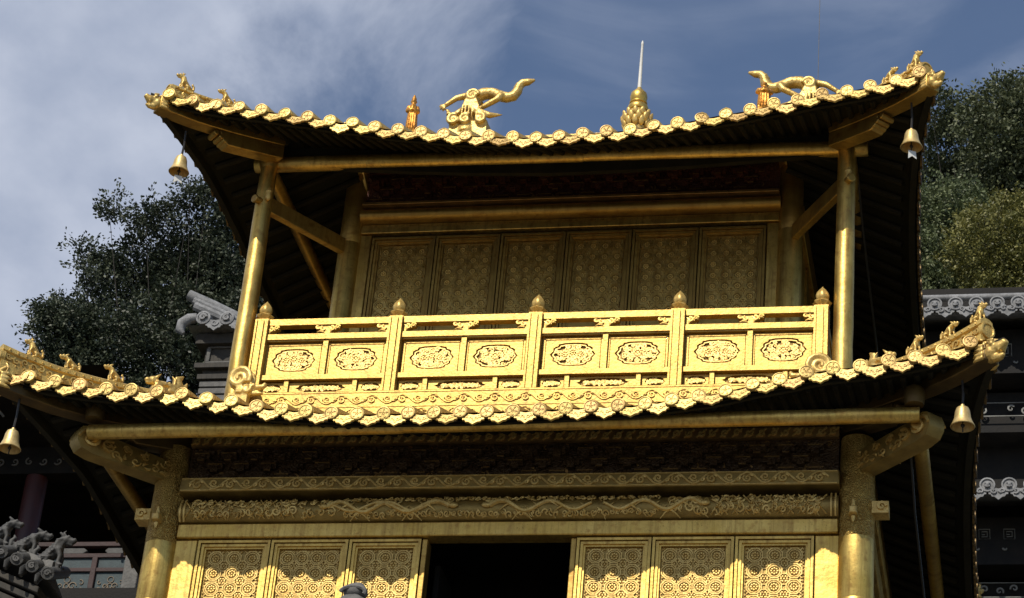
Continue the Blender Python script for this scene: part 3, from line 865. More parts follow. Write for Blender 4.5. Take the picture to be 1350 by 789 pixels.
# open leaves folded inwards, dark room behind
for sx in (-1, 1):
    g = G(); g.box(min(sx * .42, sx * .455), max(sx * .42, sx * .455), .30, .62, -2.6, -.02); part('open_leaf', g, M['dark_wood'], hall, bevel=.004)  # leaves coloured black to stand for the unlit doorway
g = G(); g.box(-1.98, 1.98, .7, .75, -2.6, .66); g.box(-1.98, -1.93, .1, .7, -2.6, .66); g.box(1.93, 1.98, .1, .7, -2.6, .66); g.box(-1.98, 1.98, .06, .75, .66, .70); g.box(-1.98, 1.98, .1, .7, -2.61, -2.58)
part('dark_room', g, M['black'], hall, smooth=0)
for sx in (-1, 1):
    x = sx * CX
    g = G(); g.box(x - .05, x + .05, .09, HY - .09, -2.62, .0); part('side_wall', g, M['beam'], hall)
    g = G(); g.box(x - .07, x + .07, .09, HY - .09, .10, .25); g.box(x - .09, x + .09, .09, HY - .09, .284, .375); g.box(x - .06, x + .06, .09, HY - .09, .376, .70)
    part('side_beam', g, M['carved'], hall, bevel=.008)
    g = G()
    for k in range(11):
        y = .25 + k * .62
        g.box(x - .062, x + .062, y - .02, y + .02, -2.62, .0)
    part('side_stiles', g, M['beam'], hall, bevel=.006)
g = G(); g.box(-CX, CX, HY - .05, HY + .05, -2.62, .74); part('rear_wall', g, M['beam'], hall)
# lower purlins and horn-shaped corner arms
def purlin(name, a, b, r, mat=None, nm_parent=None):
    a, b = Vector(a), Vector(b); rr = random.Random(name + str(a.x)); Ln = (b - a).length
    pts = []; rs = []; d = 0
    while d < Ln:
        seg = rr.uniform(.55, 1.05); e = min(d + seg, Ln)
        off = Vector((0, 0, rr.uniform(-.003, .003))); rd = r * rr.uniform(.985, 1.015)
        for q, k in ((d + .001, .955), (d + .004, 1), ((d + e) / 2, 1), (e - .004, 1), (e - .001, .955)):
            if q <= Ln + .001: pts.append(a.lerp(b, q / Ln) + off); rs.append(rd * k)
        d = e
    g = G(); g.tube(pts, rs, 18)
    return part(name, g, mat or M['beam'], hall)
purlin('eave_purlin', (-2.47, -.505, .487), (2.47, -.505, .512), .046, M['gold'])
purlin('eave_purlin', (-2.47, HY + .545, .49), (2.47, HY + .545, .49), .054)
for sx in (-1, 1):
    purlin('side_purlin', (sx * 2.46, -.48, .48), (sx * 2.46, HY + .48, .48), .044)
    g = G(); w = .055
    prof = [(2.10, .378), (2.52, .376), (2.58, .392), (2.606, .435), (2.608, .485), (2.592, .530), (2.56, .545), (2.50, .527), (2.10, .505)]
    d = Vector((sx, -1.02, 0)).normalized(); ac = d.cross(Vector((0, 0, 1))); b0 = Vector((sx * CX, 0, 0))
    g.poly([(u - 2.085, z) for u, z in prof], 2 * w, lambda u, z, dd: b0 + d * (u * 1.31) + ac * (dd - w) + Vector((0, 0, z)))
    na = len(g.f)
    for dd in (-w - .002, w + .002):
        fnA = lambda u, z, q=0: b0 + d * (u * 1.31) + ac * (dd + (q if dd > 0 else -q)) + Vector((0, 0, z))
        spiral(g, fnA, .46, .462, .058, 0, 1.5, 1, .008, k=20); spiral(g, fnA, .36, .452, .042, 2, 1.3, -1, .006, k=16)
        for k in range(14): leafy(g, fnA, .05 + k * .022, .41 + .07 * (k % 2), .035, k * 1.3, .006)
        for k in range(7): spiral(g, fnA, .07 + k * .05, .445 + .025 * (-1) ** k, .026, k, 1.2, 1 if k % 2 else -1, .004)
    am = part('horn_arm', g, M['dark_ground'], hall)
    am.data.materials.append(M['relief'])
    for p_ in am.data.polygons[na:]: p_.material_index = 1
    g = G(); g.lathe((sx * 2.44, -.53, .56), [(.055, 0), (.06, .03), (.06, .09), (.05, .11)], 12); part('purlin_block', g, M['dark_gilt'], hall)

# --- balcony and upper storey
g = G(); g.box(-1.86, 1.86, .37, 2 * YC - .37, 1.00, 1.215); part('balcony_floor', g, M['beam'], hall)
g = G(); g.box(-1.87, 1.87, .345, .37, .93, 1.225); ba = part('carved_apron', g, M['gold_rail'], hall, bevel=.006)
g = G(); fn = face_plane(.3455); scroll_wave(g, fn, -1.83, 1.83, 1.16, .070, .10, .0045); scroll_wave(g, fn, -1.83, 1.83, 1.06, .070, .11, .0045)
for w in (1.108, 1.212): g.tube([fn(-1.86, w), fn(1.86, w)], .005, 4)
part('apron_relief', g, M['gold_rail'], ba)
for sx in (-1, 1):
    g = G(); g.box(min(sx * 1.86, sx * 1.885), max(sx * 1.86, sx * 1.885), .345, 2 * YC - .345, .93, 1.225); part('side_apron', g, M['gold_rail'], hall, bevel=.006)
UX, UY = 1.523, 1.151
UYB = 2 * YC - UY
for sx in (-1, 1):
    for y in (UY, UYB):
        g = G(); g.lathe((sx * UX, y, 1.215), [(.088, 0), (.084, .3), (.082, 1.60), (.080, 1.62)], 24)
        co = part('upper_column', g, M['gold'], hall)
        g = G(); g.lathe((sx * UX, y, 2.83), [(.080, 0), (.0825, .004), (.0815, .3), (.080, .62)], 24); part('engraved_shaft', g, M['beam'], co)
for sx in (-1, 1):
    for y in (.464, 2 * YC - .464):
        b0 = Vector((sx * 1.945, y, 1.02)); t0 = Vector((sx * 1.950, y, 3.10))
        g = G(); g.tube([b0.lerp(t0, i / 16) + Vector((rng.uniform(-.002, .002), 0, 0)) for i in range(17)], [.066 - .010 * i / 16 for i in range(17)], 20)
        po = part('corner_post', g, M['gold'], hall)
        g = G(); g.lathe((sx * 1.952, y, 3.07), [(.05, -.06), (.068, -.02), (.070, .07), (.055, .09)], 14); part('post_head', g, M['beam'], po)
        # diagonal tie beam running back to the inner column, its end showing outside the post
        s2 = 1 if y < YC else -1
        a = Vector((sx * 1.935, y, 2.745)); b = Vector((sx * UX, UY if y < YC else UYB, 2.80)); d = (b - a).normalized()
        rot = d.to_track_quat('X', 'Z').to_matrix()
        g = G(); g.obox((a + b) / 2, (b - a).length, .05, .115, rot); g.tube([a - d * .095, a - d * .02], .026, 10); g.tube([a - d * .11, a - d * .093], .031, 10)
        part('tie_beam', g, M['beam'], hall, bevel=.006)
        if y < YC:
            g = G(); g.lathe(Vector((sx * 1.935 + .03, y - .055, 2.79)), [(.010, -.05), (.022, -.03), (.018, 0), (.024, .02), (.008, .05)], 8); part('post_knot', g, M['relief'], po)
purlin('upper_purlin', (-2.06, .49, 3.085), (2.085, .49, 3.040), .054, M['gold'])
purlin('upper_purlin', (-2.06, 2 * YC - .49, 3.06), (2.06, 2 * YC - .49, 3.06), .054)
for sx in (-1, 1): purlin('upper_side_purlin', (sx * 1.955, .50, 3.05), (sx * 1.955, 2 * YC - .5, 3.05), .046)
# board above the purlin, under the rafters
g = G(); g.sweep([(-1.98 + 3.96 * i / 30, .50, RU.front(-1.98 + 3.96 * i / 30, .6).z - .12) for i in range(31)], [(-.02, -.14), (.02, -.14), (.02, .02), (-.02, .02)])
part('eave_tie_board', g, M['rafter'], hall)

uw = [-1.367 + 2.734 * i / 6 for i in range(7)]
fm, bm_, lm = door_leaf(uw[1] - uw[0], 1.66, -.665, .088, 'window_leaf')
for a, b in zip(uw, uw[1:]):
    xc = (a + b) / 2; at = (xc, UY, 2.883)
    o = place('window_leaf', fm, M['beam'], hall, at=at)
    place('backing', bm_, M['lattice_ground'], o, at=at); place('lattice', lm, M['window_relief'], o, at=at)
for sx in (-1, 1):
    g = G(); g.box(min(sx * 1.37, sx * 1.45), max(sx * 1.37, sx * 1.45), UY - .03, UY + .05, 1.216, 2.90); part('upper_jamb', g, M['gold'], hall, bevel=.006)
g = G(); g.box(-1.45, 1.45, UY - .045, UY + .05, 2.905, 2.955); g.box(-1.45, 1.45, UY - .03, UY + .05, 2.955, 2.985); part('upper_lintel', g, M['gold'], hall, bevel=.006)
beam_run('upper_beam', UY, 2.99, 3.105, -1.46, 1.46, rp, M['beam'])
g = G(); g.box(-1.45, 1.45, UY - .10, UY + .05, 3.108, 3.130); part('upper_moulding', g, M['gilt_trim'], hall, bevel=.004)
bracket_frieze('upper_frieze', -1.45, 1.45, UY - .02, 3.132, 3.40, M['maroon'], .15, 8)
g = G(); g.box(-1.5, 1.5, UY - .05, UY + .05, 3.402, 3.60); part('upper_eave_board', g, M['maroon'], hall)
for sx in (-1, 1):
    g = G(); g.box(sx * UX - .05, sx * UX + .05, UY + .08, UYB - .08, 1.216, 3.6); part('upper_side_wall', g, M['beam'], hall)
    g = G()
    for k in range(12):
        y = UY + .2 + k * .39; g.box(sx * UX - .065, sx * UX + .065, y - .02, y + .02, 1.216, 2.9)
    g.box(sx * UX - .08, sx * UX + .08, UY + .08, UYB - .08, 2.905, 3.1); part('upper_side_frame', g, M['beam'], hall, bevel=.005)
g = G(); g.box(-UX, UX, UYB - .05, UYB + .05, 1.216, 3.6); part('upper_rear_wall', g, M['beam'], hall)

# ------------------------------------------------------------------ balcony railing
RYY = .455; S = .915; ZB = 1.226; ZT = 1.818
rail = thing('balcony_railing', (0, RYY, ZB), 'gilded balcony balustrade with carved cartouche panels and lotus-bud posts', 'railing')
gp = G()
gp.box(-.045, .045, -.045, .045, 0, ZT - ZB - .005); gp.box(-.014, .014, -.058, -.045, .01, ZT - ZB - .02)
for s_ in (-1, 1): gp.box(s_ * .037 - .006, s_ * .037 + .006, -.056, -.045, .01, ZT - ZB - .015)
post_me = gp.mesh('post')
gf = G()
def petal(a, z): return 1 + .09 * cos(8 * a)
gf.lathe((0, 0, 0), [(.040, 0), (.036, .010), (.050, .024), (.058, .034), (.045, .046), (.032, .054)], 32, mod=petal)
gf.lathe((0, 0, .052), [(.030, 0), (.040, .016), (.042, .034), (.036, .056), (.022, .078), (.007, .096), (.002, .104)], 32, mod=lambda a, z: 1 + .05 * cos(5 * a + z * 20))
fin_me = gf.mesh('finial')
for i in range(-2, 3):
    x = i * S + (-.015 * (1 if i == 2 else -1 if i == -2 else 0))
    p = place('post', post_me, M['gold_rail'], rail, at=(x, RYY, ZB), rot=(0, 0, rng.uniform(-.03, .03)))
    place('finial', fin_me, M['relief'], p, at=(x, RYY, ZT - .005))

CART = [(.146, 0), (.134, .018), (.126, .026), (.127, .046), (.113, .056), (.098, .060), (.091, .075), (.055, .083), (0, .085)]
def cart_outline(su=1, sw=1):
    q = [(u * su, w * sw) for u, w in CART]
    return q + [(-u, w) for u, w in q[::-1][1:]] + [(-u, -w) for u, w in q[1:]] + [(u, -w) for u, w in q[::-1][1:-1]]
def cart_panel(W, H, su, sw, seed, style):
    """panel face with a sunk lobed cartouche; returns face, floor and carving meshes"""
    ol = cart_outline(su, sw)
    bm = bmesh.new()
    ov = [bm.verts.new((u, 0, w)) for u, w in ol]; iv = [bm.verts.new((u, .016, w)) for u, w in ol]
    rv = [bm.verts.new(c) for c in ((-W / 2, 0, -H / 2), (W / 2, 0, -H / 2), (W / 2, 0, H / 2), (-W / 2, 0, H / 2))]
    bk = [bm.verts.new((c.co.x, .03, c.co.z)) for c in rv]
    n = len(ol); es = []
    for i in range(n): es.append(bm.edges.new((ov[i], ov[(i + 1) % n])))
    for i in range(4): es.append(bm.edges.new((rv[i], rv[(i + 1) % 4])))
    bmesh.ops.triangle_fill(bm, edges=es, use_beauty=True)
    for i in range(n): bm.faces.new((ov[i], ov[(i + 1) % n], iv[(i + 1) % n], iv[i]))
    for i in range(4): bm.faces.new((rv[i], rv[(i + 1) % 4], bk[(i + 1) % 4], bk[i]))
    bmesh.ops.recalc_face_normals(bm, faces=bm.faces)
    me = bpy.data.meshes.new('carved_panel'); bm.to_mesh(me); bm.free()
    if sw > .5:
        gm = G(); a_, b_ = W / 2 - .014, H / 2 - .012
        gm.tube([(-a_, -.001, -b_), (a_, -.001, -b_), (a_, -.001, b_), (-a_, -.001, b_)], .0042, 4, closed=True)
        bm = bmesh.new(); bm.from_mesh(me); tmp = gm.mesh('tmp'); bm.from_mesh(tmp); bm.to_mesh(me); bm.free(); bpy.data.meshes.remove(tmp)
    g = G(); g.add([(u, .015, w) for u, w in ol], [tuple(range(n))])
    fl = g.mesh('recess', smooth=0)
    g = G(); fn = lambda u, w, d=0: Vector((u, .010 - d, w)); r_ = random.Random(seed)
    if sw > .5: g.tube([fn(u * .88, w * .84, .003) for u, w in ol], .0046, 4, closed=True)
    ins = lambda u, w: (abs(u) / (.112 * su)) ** 2.4 + (abs(w) / ((.062 if sw > .5 else .045) * sw)) ** 2.4 < 1
    if style == 0:
        for u in (-.052, 0, .052):
            w0 = .018 if u == 0 else .004
            flower(g, fn, u * su, w0 * sw, .026 * sw, 7, d=.006); ring(g, fn, u * su, w0 * sw, .026 * sw, .004)
    else:
        flower(g, fn, 0, .002, .030 * sw, 8, d=.006)
        for k in range(5): leafy(g, fn, 0, -.03 * sw, .06 * sw, .4 + k * .55, .006)
    scroll_field(g, fn, -.125 * su, .125 * su, -.072 * sw, .072 * sw, .021 * min(1, sw * 1.4), r_, ins, r=.0042)
    scroll_field(g, fn, -.125 * su, .125 * su, -.072 * sw, .072 * sw, .017 * min(1, sw * 1.4), r_, ins, r=.0035)
    return me, fl, g.mesh('carving')
BW = S - .09
pz = 1.520; PW = BW / 2 - .03; PH = .245
panels = [cart_panel(PW, PH, 1, 1, 21 + k, k % 2) for k in range(8)]
panel_n = [0]
smalls = {'short': cart_panel(.155, .080, .44, .37, 31, 0), 'long': cart_panel(.42, .080, 1.15, .37, 33, 0)}
g = G(); g.box(-BW / 2, BW / 2, -.028, .028, 0, .045); hand_me = g.mesh('handrail')
g = G(); g.box(-BW / 2, BW / 2, -.032, .032, 0, .040); g.box(-BW / 2, BW / 2, -.022, .022, -.010, 0); mid_me = g.mesh('middle_rail')
g = G(); g.box(-BW / 2, BW / 2, -.030, .030, 0, .034); low_me = g.mesh('lower_rail')
g = G(); g.box(-.016, .016, -.022, .02, 0, PH + .02); mul_me = g.mesh('mullion')
g = G(); g.box(-.014, .014, -.02, .02, 0, .10); sml_me = g.mesh('mullion')
def vase(half):
    g = G(); fn = lambda u, w, d=0: Vector((u, -.018 - d, w))
    ol = [(0, 0), (.030, 0), (.026, .018), (.040, .024), (.058, .040), (.082, .046), (.084, .060), (.072, .070), (.0, .070)]
    if half == 0: ol = ol[1:-1] + [(-u, w) for u, w in ol[1:-1][::-1]]
    elif half < 0: ol = [(-u, w) for u, w in ol]
    g.poly(ol, .036, lambda u, w, d: Vector((u, -.018 + d, w)))
    for s_ in ((-1, 1) if half == 0 else (half,)):
        spiral(g, fn, s_ * .066, .054, .016, 0, 1.2, s_, .005); spiral(g, fn, s_ * .030, .042, .018, 2, 1.2, -s_, .005)
        leafy(g, fn, s_ * .02, .01, .05, pi / 2 - s_ * .6, .006)
    return g.mesh('rail_bracket')
vases = {h: vase(h) for h in (-1, 0, 1)}
def bay(xc, root, flip=False):
    MR = M['gold_rail']
    def at(x, z): return (xc + x, RYY, z)
    place('handrail', hand_me, MR, root, at=at(0, ZT - .048)); place('middle_rail', mid_me, MR, root, at=at(0, 1.660)); place('lower_rail', low_me, MR, root, at=at(0, 1.362)); place('foot_rail', low_me, MR, root, at=at(0, 1.228))
    place('mullion', mul_me, MR, root, at=at(0, 1.397))
    for k, sx in enumerate((-1, 1)):
        me, fl, ca = panels[(panel_n[0] * 2 + k) % 8]; a = at(sx * (PW / 2 + .016), pz)
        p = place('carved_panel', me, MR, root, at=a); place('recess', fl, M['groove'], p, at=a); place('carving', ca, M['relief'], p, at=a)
    panel_n[0] += 1
    for nm, x in (('short', -BW / 2 + .085), ('long', -.002), ('short', BW / 2 - .085)):
        me, fl, ca = smalls[nm]; a = at(x, 1.312)
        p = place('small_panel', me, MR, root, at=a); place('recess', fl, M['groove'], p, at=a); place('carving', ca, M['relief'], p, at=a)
    for x in (-.228, .226): place('mullion', sml_me, MR, root, at=at(x, 1.262))
    place('rail_bracket', vases[0], MR, root, at=at(0, 1.700)); place('rail_bracket', vases[1], MR, root, at=at(-BW / 2 + .002, 1.700)); place('rail_bracket', vases[-1], MR, root, at=at(BW / 2 - .002, 1.700))
for k in range(4): bay((-1.5 + k) * S, rail)
for sx in (-1, 1):
    g = G(); x = sx * 1.815
    for k in range(1, 8):
        y = RYY + k * .86; g.box(x - .042, x + .042, y - .042, y + .042, ZB, ZT)
    for (z0, z1) in ((1.77, 1.815), (1.66, 1.70), (1.362, 1.396), (1.228, 1.262)): g.box(x - .028, x + .028, RYY + .046, 6.44, z0, z1)
    g.box(x - .012, x + .012, RYY + .046, 6.44, 1.262, 1.66)
    part('side_run', g, M['gold_rail'], rail, bevel=.003)

# ------------------------------------------------------------------ roof figures
def beast(style):
    """small crouching beast looking along +x, paws at z=0, about 0.16 high; one skin"""
    g = G(); tl = (-38, -30, -50)[style]; r = RY(radians(tl))
    g.ell((-.012, 0, .056), (.054, .028, .030), r)                       # trunk rising to the chest
    g.ell((-.042, 0, .030), (.030, .031, .029))                          # haunches
    g.ell((.022, 0, .082), (.026, .027, .032))                           # chest
    hx, hz = ((.058, .122), (.064, .106), (.046, .132))[style]           # head position
    g.tube([(.018, 0, .088), (.5 * (.018 + hx), 0, hz - .012), (hx - .008, 0, hz)], [.027, .022, .020], 8)
    g.ell((hx, 0, hz), (.025, .022, .021))
    g.tube([(hx + .012, 0, hz + .002), (hx + .040, 0, hz - .006), (hx + .050, 0, hz + .002)], [.017, .014, .008], 8)   # muzzle
    g.tube([(hx + .010, 0, hz - .016), (hx + .036, 0, hz - .024)], [.011, .006], 6)                                   # jaw
    for s_ in (-1, 1):
        g.tube([(hx - .008, s_ * .013, hz + .014), (hx - .024, s_ * .020, hz + .028)], [.010, .005], 6)
        g.ell((hx + .016, s_ * .014, hz + .012), .007); g.ell((hx + .044, s_ * .008, hz + .004), .005)
        g.tube([(.026, s_ * .020, .082), (.040, s_ * .021, .045), (.034, s_ * .021, .006)], [.016, .010, .009], 8)
        g.ell((.044, s_ * .021, .005), (.016, .010, .008))
        g.tube([(-.036, s_ * .024, .032), (-.008, s_ * .028, .034), (-.018, s_ * .027, .006)], [.020, .014, .009], 8)
        g.ell((-.004, s_ * .027, .005), (.018, .010, .008))
        for k in range(4):                                               # mane locks
            g.tube([(hx - .012 - .006 * k, s_ * .018, hz - .004 - .012 * k), (hx - .026 - .006 * k, s_ * .024, hz - .010 - .012 * k), (hx - .036 - .005 * k, s_ * .020, hz - .004 - .012 * k)], [.008, .007, .003], 5)
        for k in range(3): g.tube([(-.02 + k * .012, s_ * .027, .040 + k * .012), (-.012 + k * .012, s_ * .030, .055 + k * .012), (-.016 + k * .012, s_ * .020, .075 + k * .010)], [.004, .005, .003], 5)
    rr = r @ Vector((0, 0, 1)); ra = r @ Vector((1, 0, 0))
    for k in range(6):                                                   # spine knobs
        g.ell(Vector((-.012, 0, .056)) + ra * (-.045 + .018 * k) + rr * .030, (.007, .006, .007))
    g.tube([(-.064, 0, .022), (-.084, 0, .040), (-.082, 0, .072), (-.066, 0, .088), (-.074, 0, .104)], [.010, .011, .012, .010, .004], 8)
    if style == 2: g.tube([(hx - .004, 0, hz + .018), (hx - .012, 0, hz + .036), (hx - .002, 0, hz + .046)], [.009, .006, .003], 6)
    g.box(-.062, .046, -.026, .026, -.030, .003)
    return fuse(g, .0042, 1)
BM = [beast(k) for k in range(3)]
def put_beast(style, at, yaw, sc, label, group, mat='relief', tilt=0):
    o = bpy.data.objects.new('roof_beast', BM[style]); COL.objects.link(o)
    if not BM[style].materials: BM[style].materials.append(M[mat])
    o.location = at; o.rotation_euler = (0, tilt, yaw); o.scale = (sc * (.77 if mat == 'relief' else 1),) * 3
    if mat != 'relief':
        o.material_slots[0].link = 'OBJECT'; o.material_slots[0].material = M[mat]
    return tag(o, label, 'roof beast', group)
gu, gl = 'gilded beasts on the upper roof hips', 'gilded beasts on the lower roof hips'
yl, yr = radians(225), radians(-45)                     # looking outward along the hips
def on_hip(R, sx, x, h): 
    return hip_pt(R, sx, -1, R.xe - abs(x), h)
put_beast(2, on_hip(RU, -1, -2.415, .10), yl, 1.0, 'gilded sitting beast nearest the left tip of the upper roof', gu)
put_beast(0, on_hip(RU, -1, -2.19, .10), yl, .95, 'gilded sitting beast second from the left tip of the upper roof', gu)
put_beast(2, on_hip(RU, 1, 2.415, .10), yr, 1.0, 'gilded sitting beast nearest the right tip of the upper roof', gu)
put_beast(1, on_hip(RU, 1, 2.245, .10), yr, .95, 'gilded sitting beast second from the right tip of the upper roof', gu)
for sx, s_ in ((-1, 'left'), (1, 'right')):
    for k, (x, st) in enumerate(((2.81, 2), (2.635, 1), (2.43, 0))):
        put_beast(st, on_hip(RL, sx, sx * x, .160), yl if sx < 0 else yr, .95,
                  'gilded beast %s from the %s tip of the lower roof' % (('first', 'second', 'third')[k], s_), gl)

def chimera():
    """crouching hip-end beast with raised wing-like tail, looking along +x"""
    g = G()
    g.ell((0, 0, .05), (.085, .035, .035)); g.ell((.08, 0, .065), (.035, .03, .03)); g.ell((.115, 0, .058), (.025, .02, .018)); g.ell((.112, 0, .038), (.02, .016, .008))
    for s_ in (-1, 1):
        g.tube([(.07, s_ * .02, .085), (.045, s_ * .03, .115)], [.012, .004], 6); g.ell((.05, s_ * .03, .03), (.03, .014, .02)); g.ell((-.05, s_ * .03, .03), (.035, .015, .025))
    g.tube([(-.07, 0, .06), (-.10, 0, .10), (-.085, 0, .14), (-.12, 0, .17)], [.025, .03, .026, .006], 8, flat=.5)
    g.tube([(-.06, 0, .08), (-.06, 0, .12), (-.04, 0, .145)], [.018, .018, .004], 8, flat=.5)
    g.tube([(-.09, 0, .07), (-.14, 0, .10), (-.15, 0, .135)], [.02, .018, .004], 8, flat=.5)
    for k in range(4): spiral(g, lambda u, w, d=0: Vector((u, -.034 - d, w)), -.05 + k * .035, .055, .016, k, 1.2, 1, .005); spiral(g, lambda u, w, d=0: Vector((u, .034 + d, w)), -.05 + k * .035, .055, .016, k, 1.2, 1, .005)
    g.box(-.10, .09, -.03, .03, -.03, .02)
    return fuse(g, .006, 2)
CM = chimera()
def put_mesh(name, me, mat, at, yaw, sc, label, cat, group=None):
    o = bpy.data.objects.new(name, me); COL.objects.link(o)
    if not me.materials: me.materials.append(M[mat])
    o.location = at; o.rotation_euler = (0, 0, yaw); o.scale = (sc,) * 3 if isinstance(sc, (int, float)) else sc
    return tag(o, label, cat, group)
put_mesh('winged_beast', CM, 'relief', on_hip(RL, -1, -2.19, .150), yl, 1.0, 'gilded winged beast crouching halfway along the left hip of the lower roof', 'roof beast', 'crouching winged beasts')
put_mesh('winged_beast', CM, 'relief', on_hip(RL, 1, 2.23, .145), yr, .9, 'gilded winged beast crouching on the right hip of the lower roof', 'roof beast', 'crouching winged beasts')
put_mesh('winged_beast', CM, 'relief', on_hip(RU, -1, -1.60, .06), yl, .95, 'small gilded flame-tailed beast on the left slope of the upper roof', 'roof beast', 'crouching winged beasts')

def scroll_head():
    """dragon head with a big curled mane, biting the end of the hip; looks along +x"""
    g = G()
    for s_ in (-1, 1):
        fn = lambda u, w, d=0: Vector((u, s_ * (.03 + d), w))
        spiral(g, fn, -.03, .13, .075, -.5, 1.7, 1, .017, n=6, k=22)
        spiral(g, fn, .03, .05, .03, 1, 1.2, -1, .011, n=6)
        g.ell((.07, s_ * .03, .07), .014)
        g.tube([(.05, s_ * .02, .085), (.03, s_ * .03, .12)], [.014, .004], 6)
        for k in range(4): g.tube([(.0, s_ * .035, .03 + k * .012), (-.05, s_ * .045, .03 + k * .02)], [.010, .003], 5)
    g.ell((-.03, 0, .13), (.078, .03, .078)); g.ell((.03, 0, .055), (.06, .035, .045)); g.ell((.10, 0, .062), (.045, .028, .020)); g.ell((.09, 0, .020), (.045, .025, .013))
    g.ell((.135, 0, .078), (.014, .02, .014))
    g.box(-.09, .04, -.03, .03, -.06, .03)
    return fuse(g, .006, 1)
SM = scroll_head()
put_mesh('dragon_head', SM, 'relief', (-1.80, .22, 1.115), radians(-8), (1.05, .8, 1.05), 'gilded curly-maned dragon head at the left foot of the balcony railing', 'roof ornament', 'curly dragon heads')
put_mesh('dragon_head', SM, 'relief', (1.80, .22, 1.12), radians(188), (1.05, .8, 1.05), 'gilded curly-maned dragon head at the right foot of the balcony railing', 'roof ornament', 'curly dragon heads')

def ridge_dragon():
    """rearing dragon: cloud base, upright trunk, body arching to +x, tail tip raised; claw reaching to -x"""
    g = G(); V = lambda u, w, y=0: (u, y, w)
    trunk = [V(.0, -.12), V(.0, 0), V(.02, .10), V(.025, .19), V(.06, .255), V(.12, .285), V(.19, .282), V(.25, .255), V(.31, .235), V(.365, .245), V(.395, .295), V(.405, .345), V(.435, .380), V(.48, .385), V(.535, .405)]
    g.tube(trunk, [.085, .072, .062, .058, .055, .053, .050, .047, .045, .043, .041, .038, .034, .031, .010], 12)
    g.ell(V(.03, .22), (.07, .065, .07))
    spiral(g, lambda u, w, d=0: Vector((u, -.07 - d, w)), .035, .225, .055, 0, 1.6, 1, .014, n=6, k=20)
    spiral(g, lambda u, w, d=0: Vector((u, .07 + d, w)), .035, .225, .055, 0, 1.6, 1, .014, n=6, k=20)
    # reaching arm with claw
    g.tube([V(.0, .25, -.03), V(-.10, .215, -.05), V(-.19, .145, -.05)], [.034, .026, .020], 8)
    for k in range(4):
        a = radians(170 + k * 33)
        g.tube([V(-.19, .145, -.05), V(-.19 + .035 * cos(a), .145 + .035 * sin(a), -.05 - .01 * (k % 2)), V(-.19 + .06 * cos(a + .4), .140 + .06 * sin(a + .4), -.05)], [.014, .011, .004], 6)
    # hind leg
    g.tube([V(.27, .24, -.03), V(.24, .185, -.05), V(.14, .13, -.04), V(.09, .11, -.03)], [.036, .028, .024, .018], 8)
    # back fin
    for i in range(16):
        t = i / 15; j = 3 + t * 8.5; a = int(j); f = j - a
        p = Vector(trunk[a]).lerp(Vector(trunk[min(a + 1, 14)]), f); q = Vector(trunk[min(a + 1, 14)]) - Vector(trunk[a]); nrm = Vector((-q.z, 0, q.x)).normalized()
        r0 = .050 - .018 * t
        g.tube([p + nrm * (r0 * .7), p + nrm * (r0 + .018) - q.normalized() * .012], [.013, .003], 5)
    # scale ribs along the body
    for i in range(20):
        t = i / 19; j = 2 + t * 9; a = int(j); f = j - a
        p = Vector(trunk[a]).lerp(Vector(trunk[a + 1]), f)
        q = (Vector(trunk[a + 1]) - Vector(trunk[a])).normalized(); w = Vector((-q.z, 0, q.x)); r0 = .057 - .024 * t
        g.tube([p + w * r0 * cos(b) + Vector((0, -1, 0)) * r0 * sin(b) for b in [k * pi / 6 for k in range(7)]], .007, 5)
    # cloud curls round the foot
    for (u, w, R_, s_) in ((-.10, -.02, .055, 1), (.12, -.02, .05, -1), (.0, -.02, .05, 1)):
        for yy in (-.085, .085):
            spiral(g, lambda uu, ww, d=0: Vector((uu, yy, ww)), u, w, R_, 1 if s_ > 0 else 2, 1.4, s_, .016, n=6, k=16)
        g.ell((u, 0, w - .02), (R_ * .8, .07, R_ * .7))
    for k in range(6):
        g.tube([V(-.02 + .018 * k, .20, -.07), V(-.03 + .026 * k, .10, -.088), V(-.04 + .032 * k, -.02, -.09)], [.006, .011, .006], 5)
    g.tube([V(.0, .17, -.05), V(.09, .06, -.07), V(.20, .02, -.06), V(.30, .035, -.04)], [.03, .034, .028, .006], 8)
    g.tube([V(-.03, .10, -.05), V(-.11, .03, -.05), V(-.155, .06, -.05), V(-.165, .115, -.04)], [.028, .032, .024, .005], 8)
    g.box(-.14, .18, -.06, .06, -.34, -.02)
    return fuse(g, .0085, 1)
DM = ridge_dragon()
put_mesh('ridge_dragon', DM, 'scaly', (-1.41, YC, 5.50), 0, 1.0, 'gilded rearing dragon on the left end of the roof ridge, claw reaching left', 'dragon ornament', 'dragons on the main ridge')
DM2 = DM.copy(); DM2.flip_normals()
put_mesh('ridge_dragon', DM2, 'scaly', (1.42, YC, 5.48), 0, (-1.0, 1, 1), 'gilded dragon on the right end of the roof ridge, tail raised to the left', 'dragon ornament', 'dragons on the main ridge')

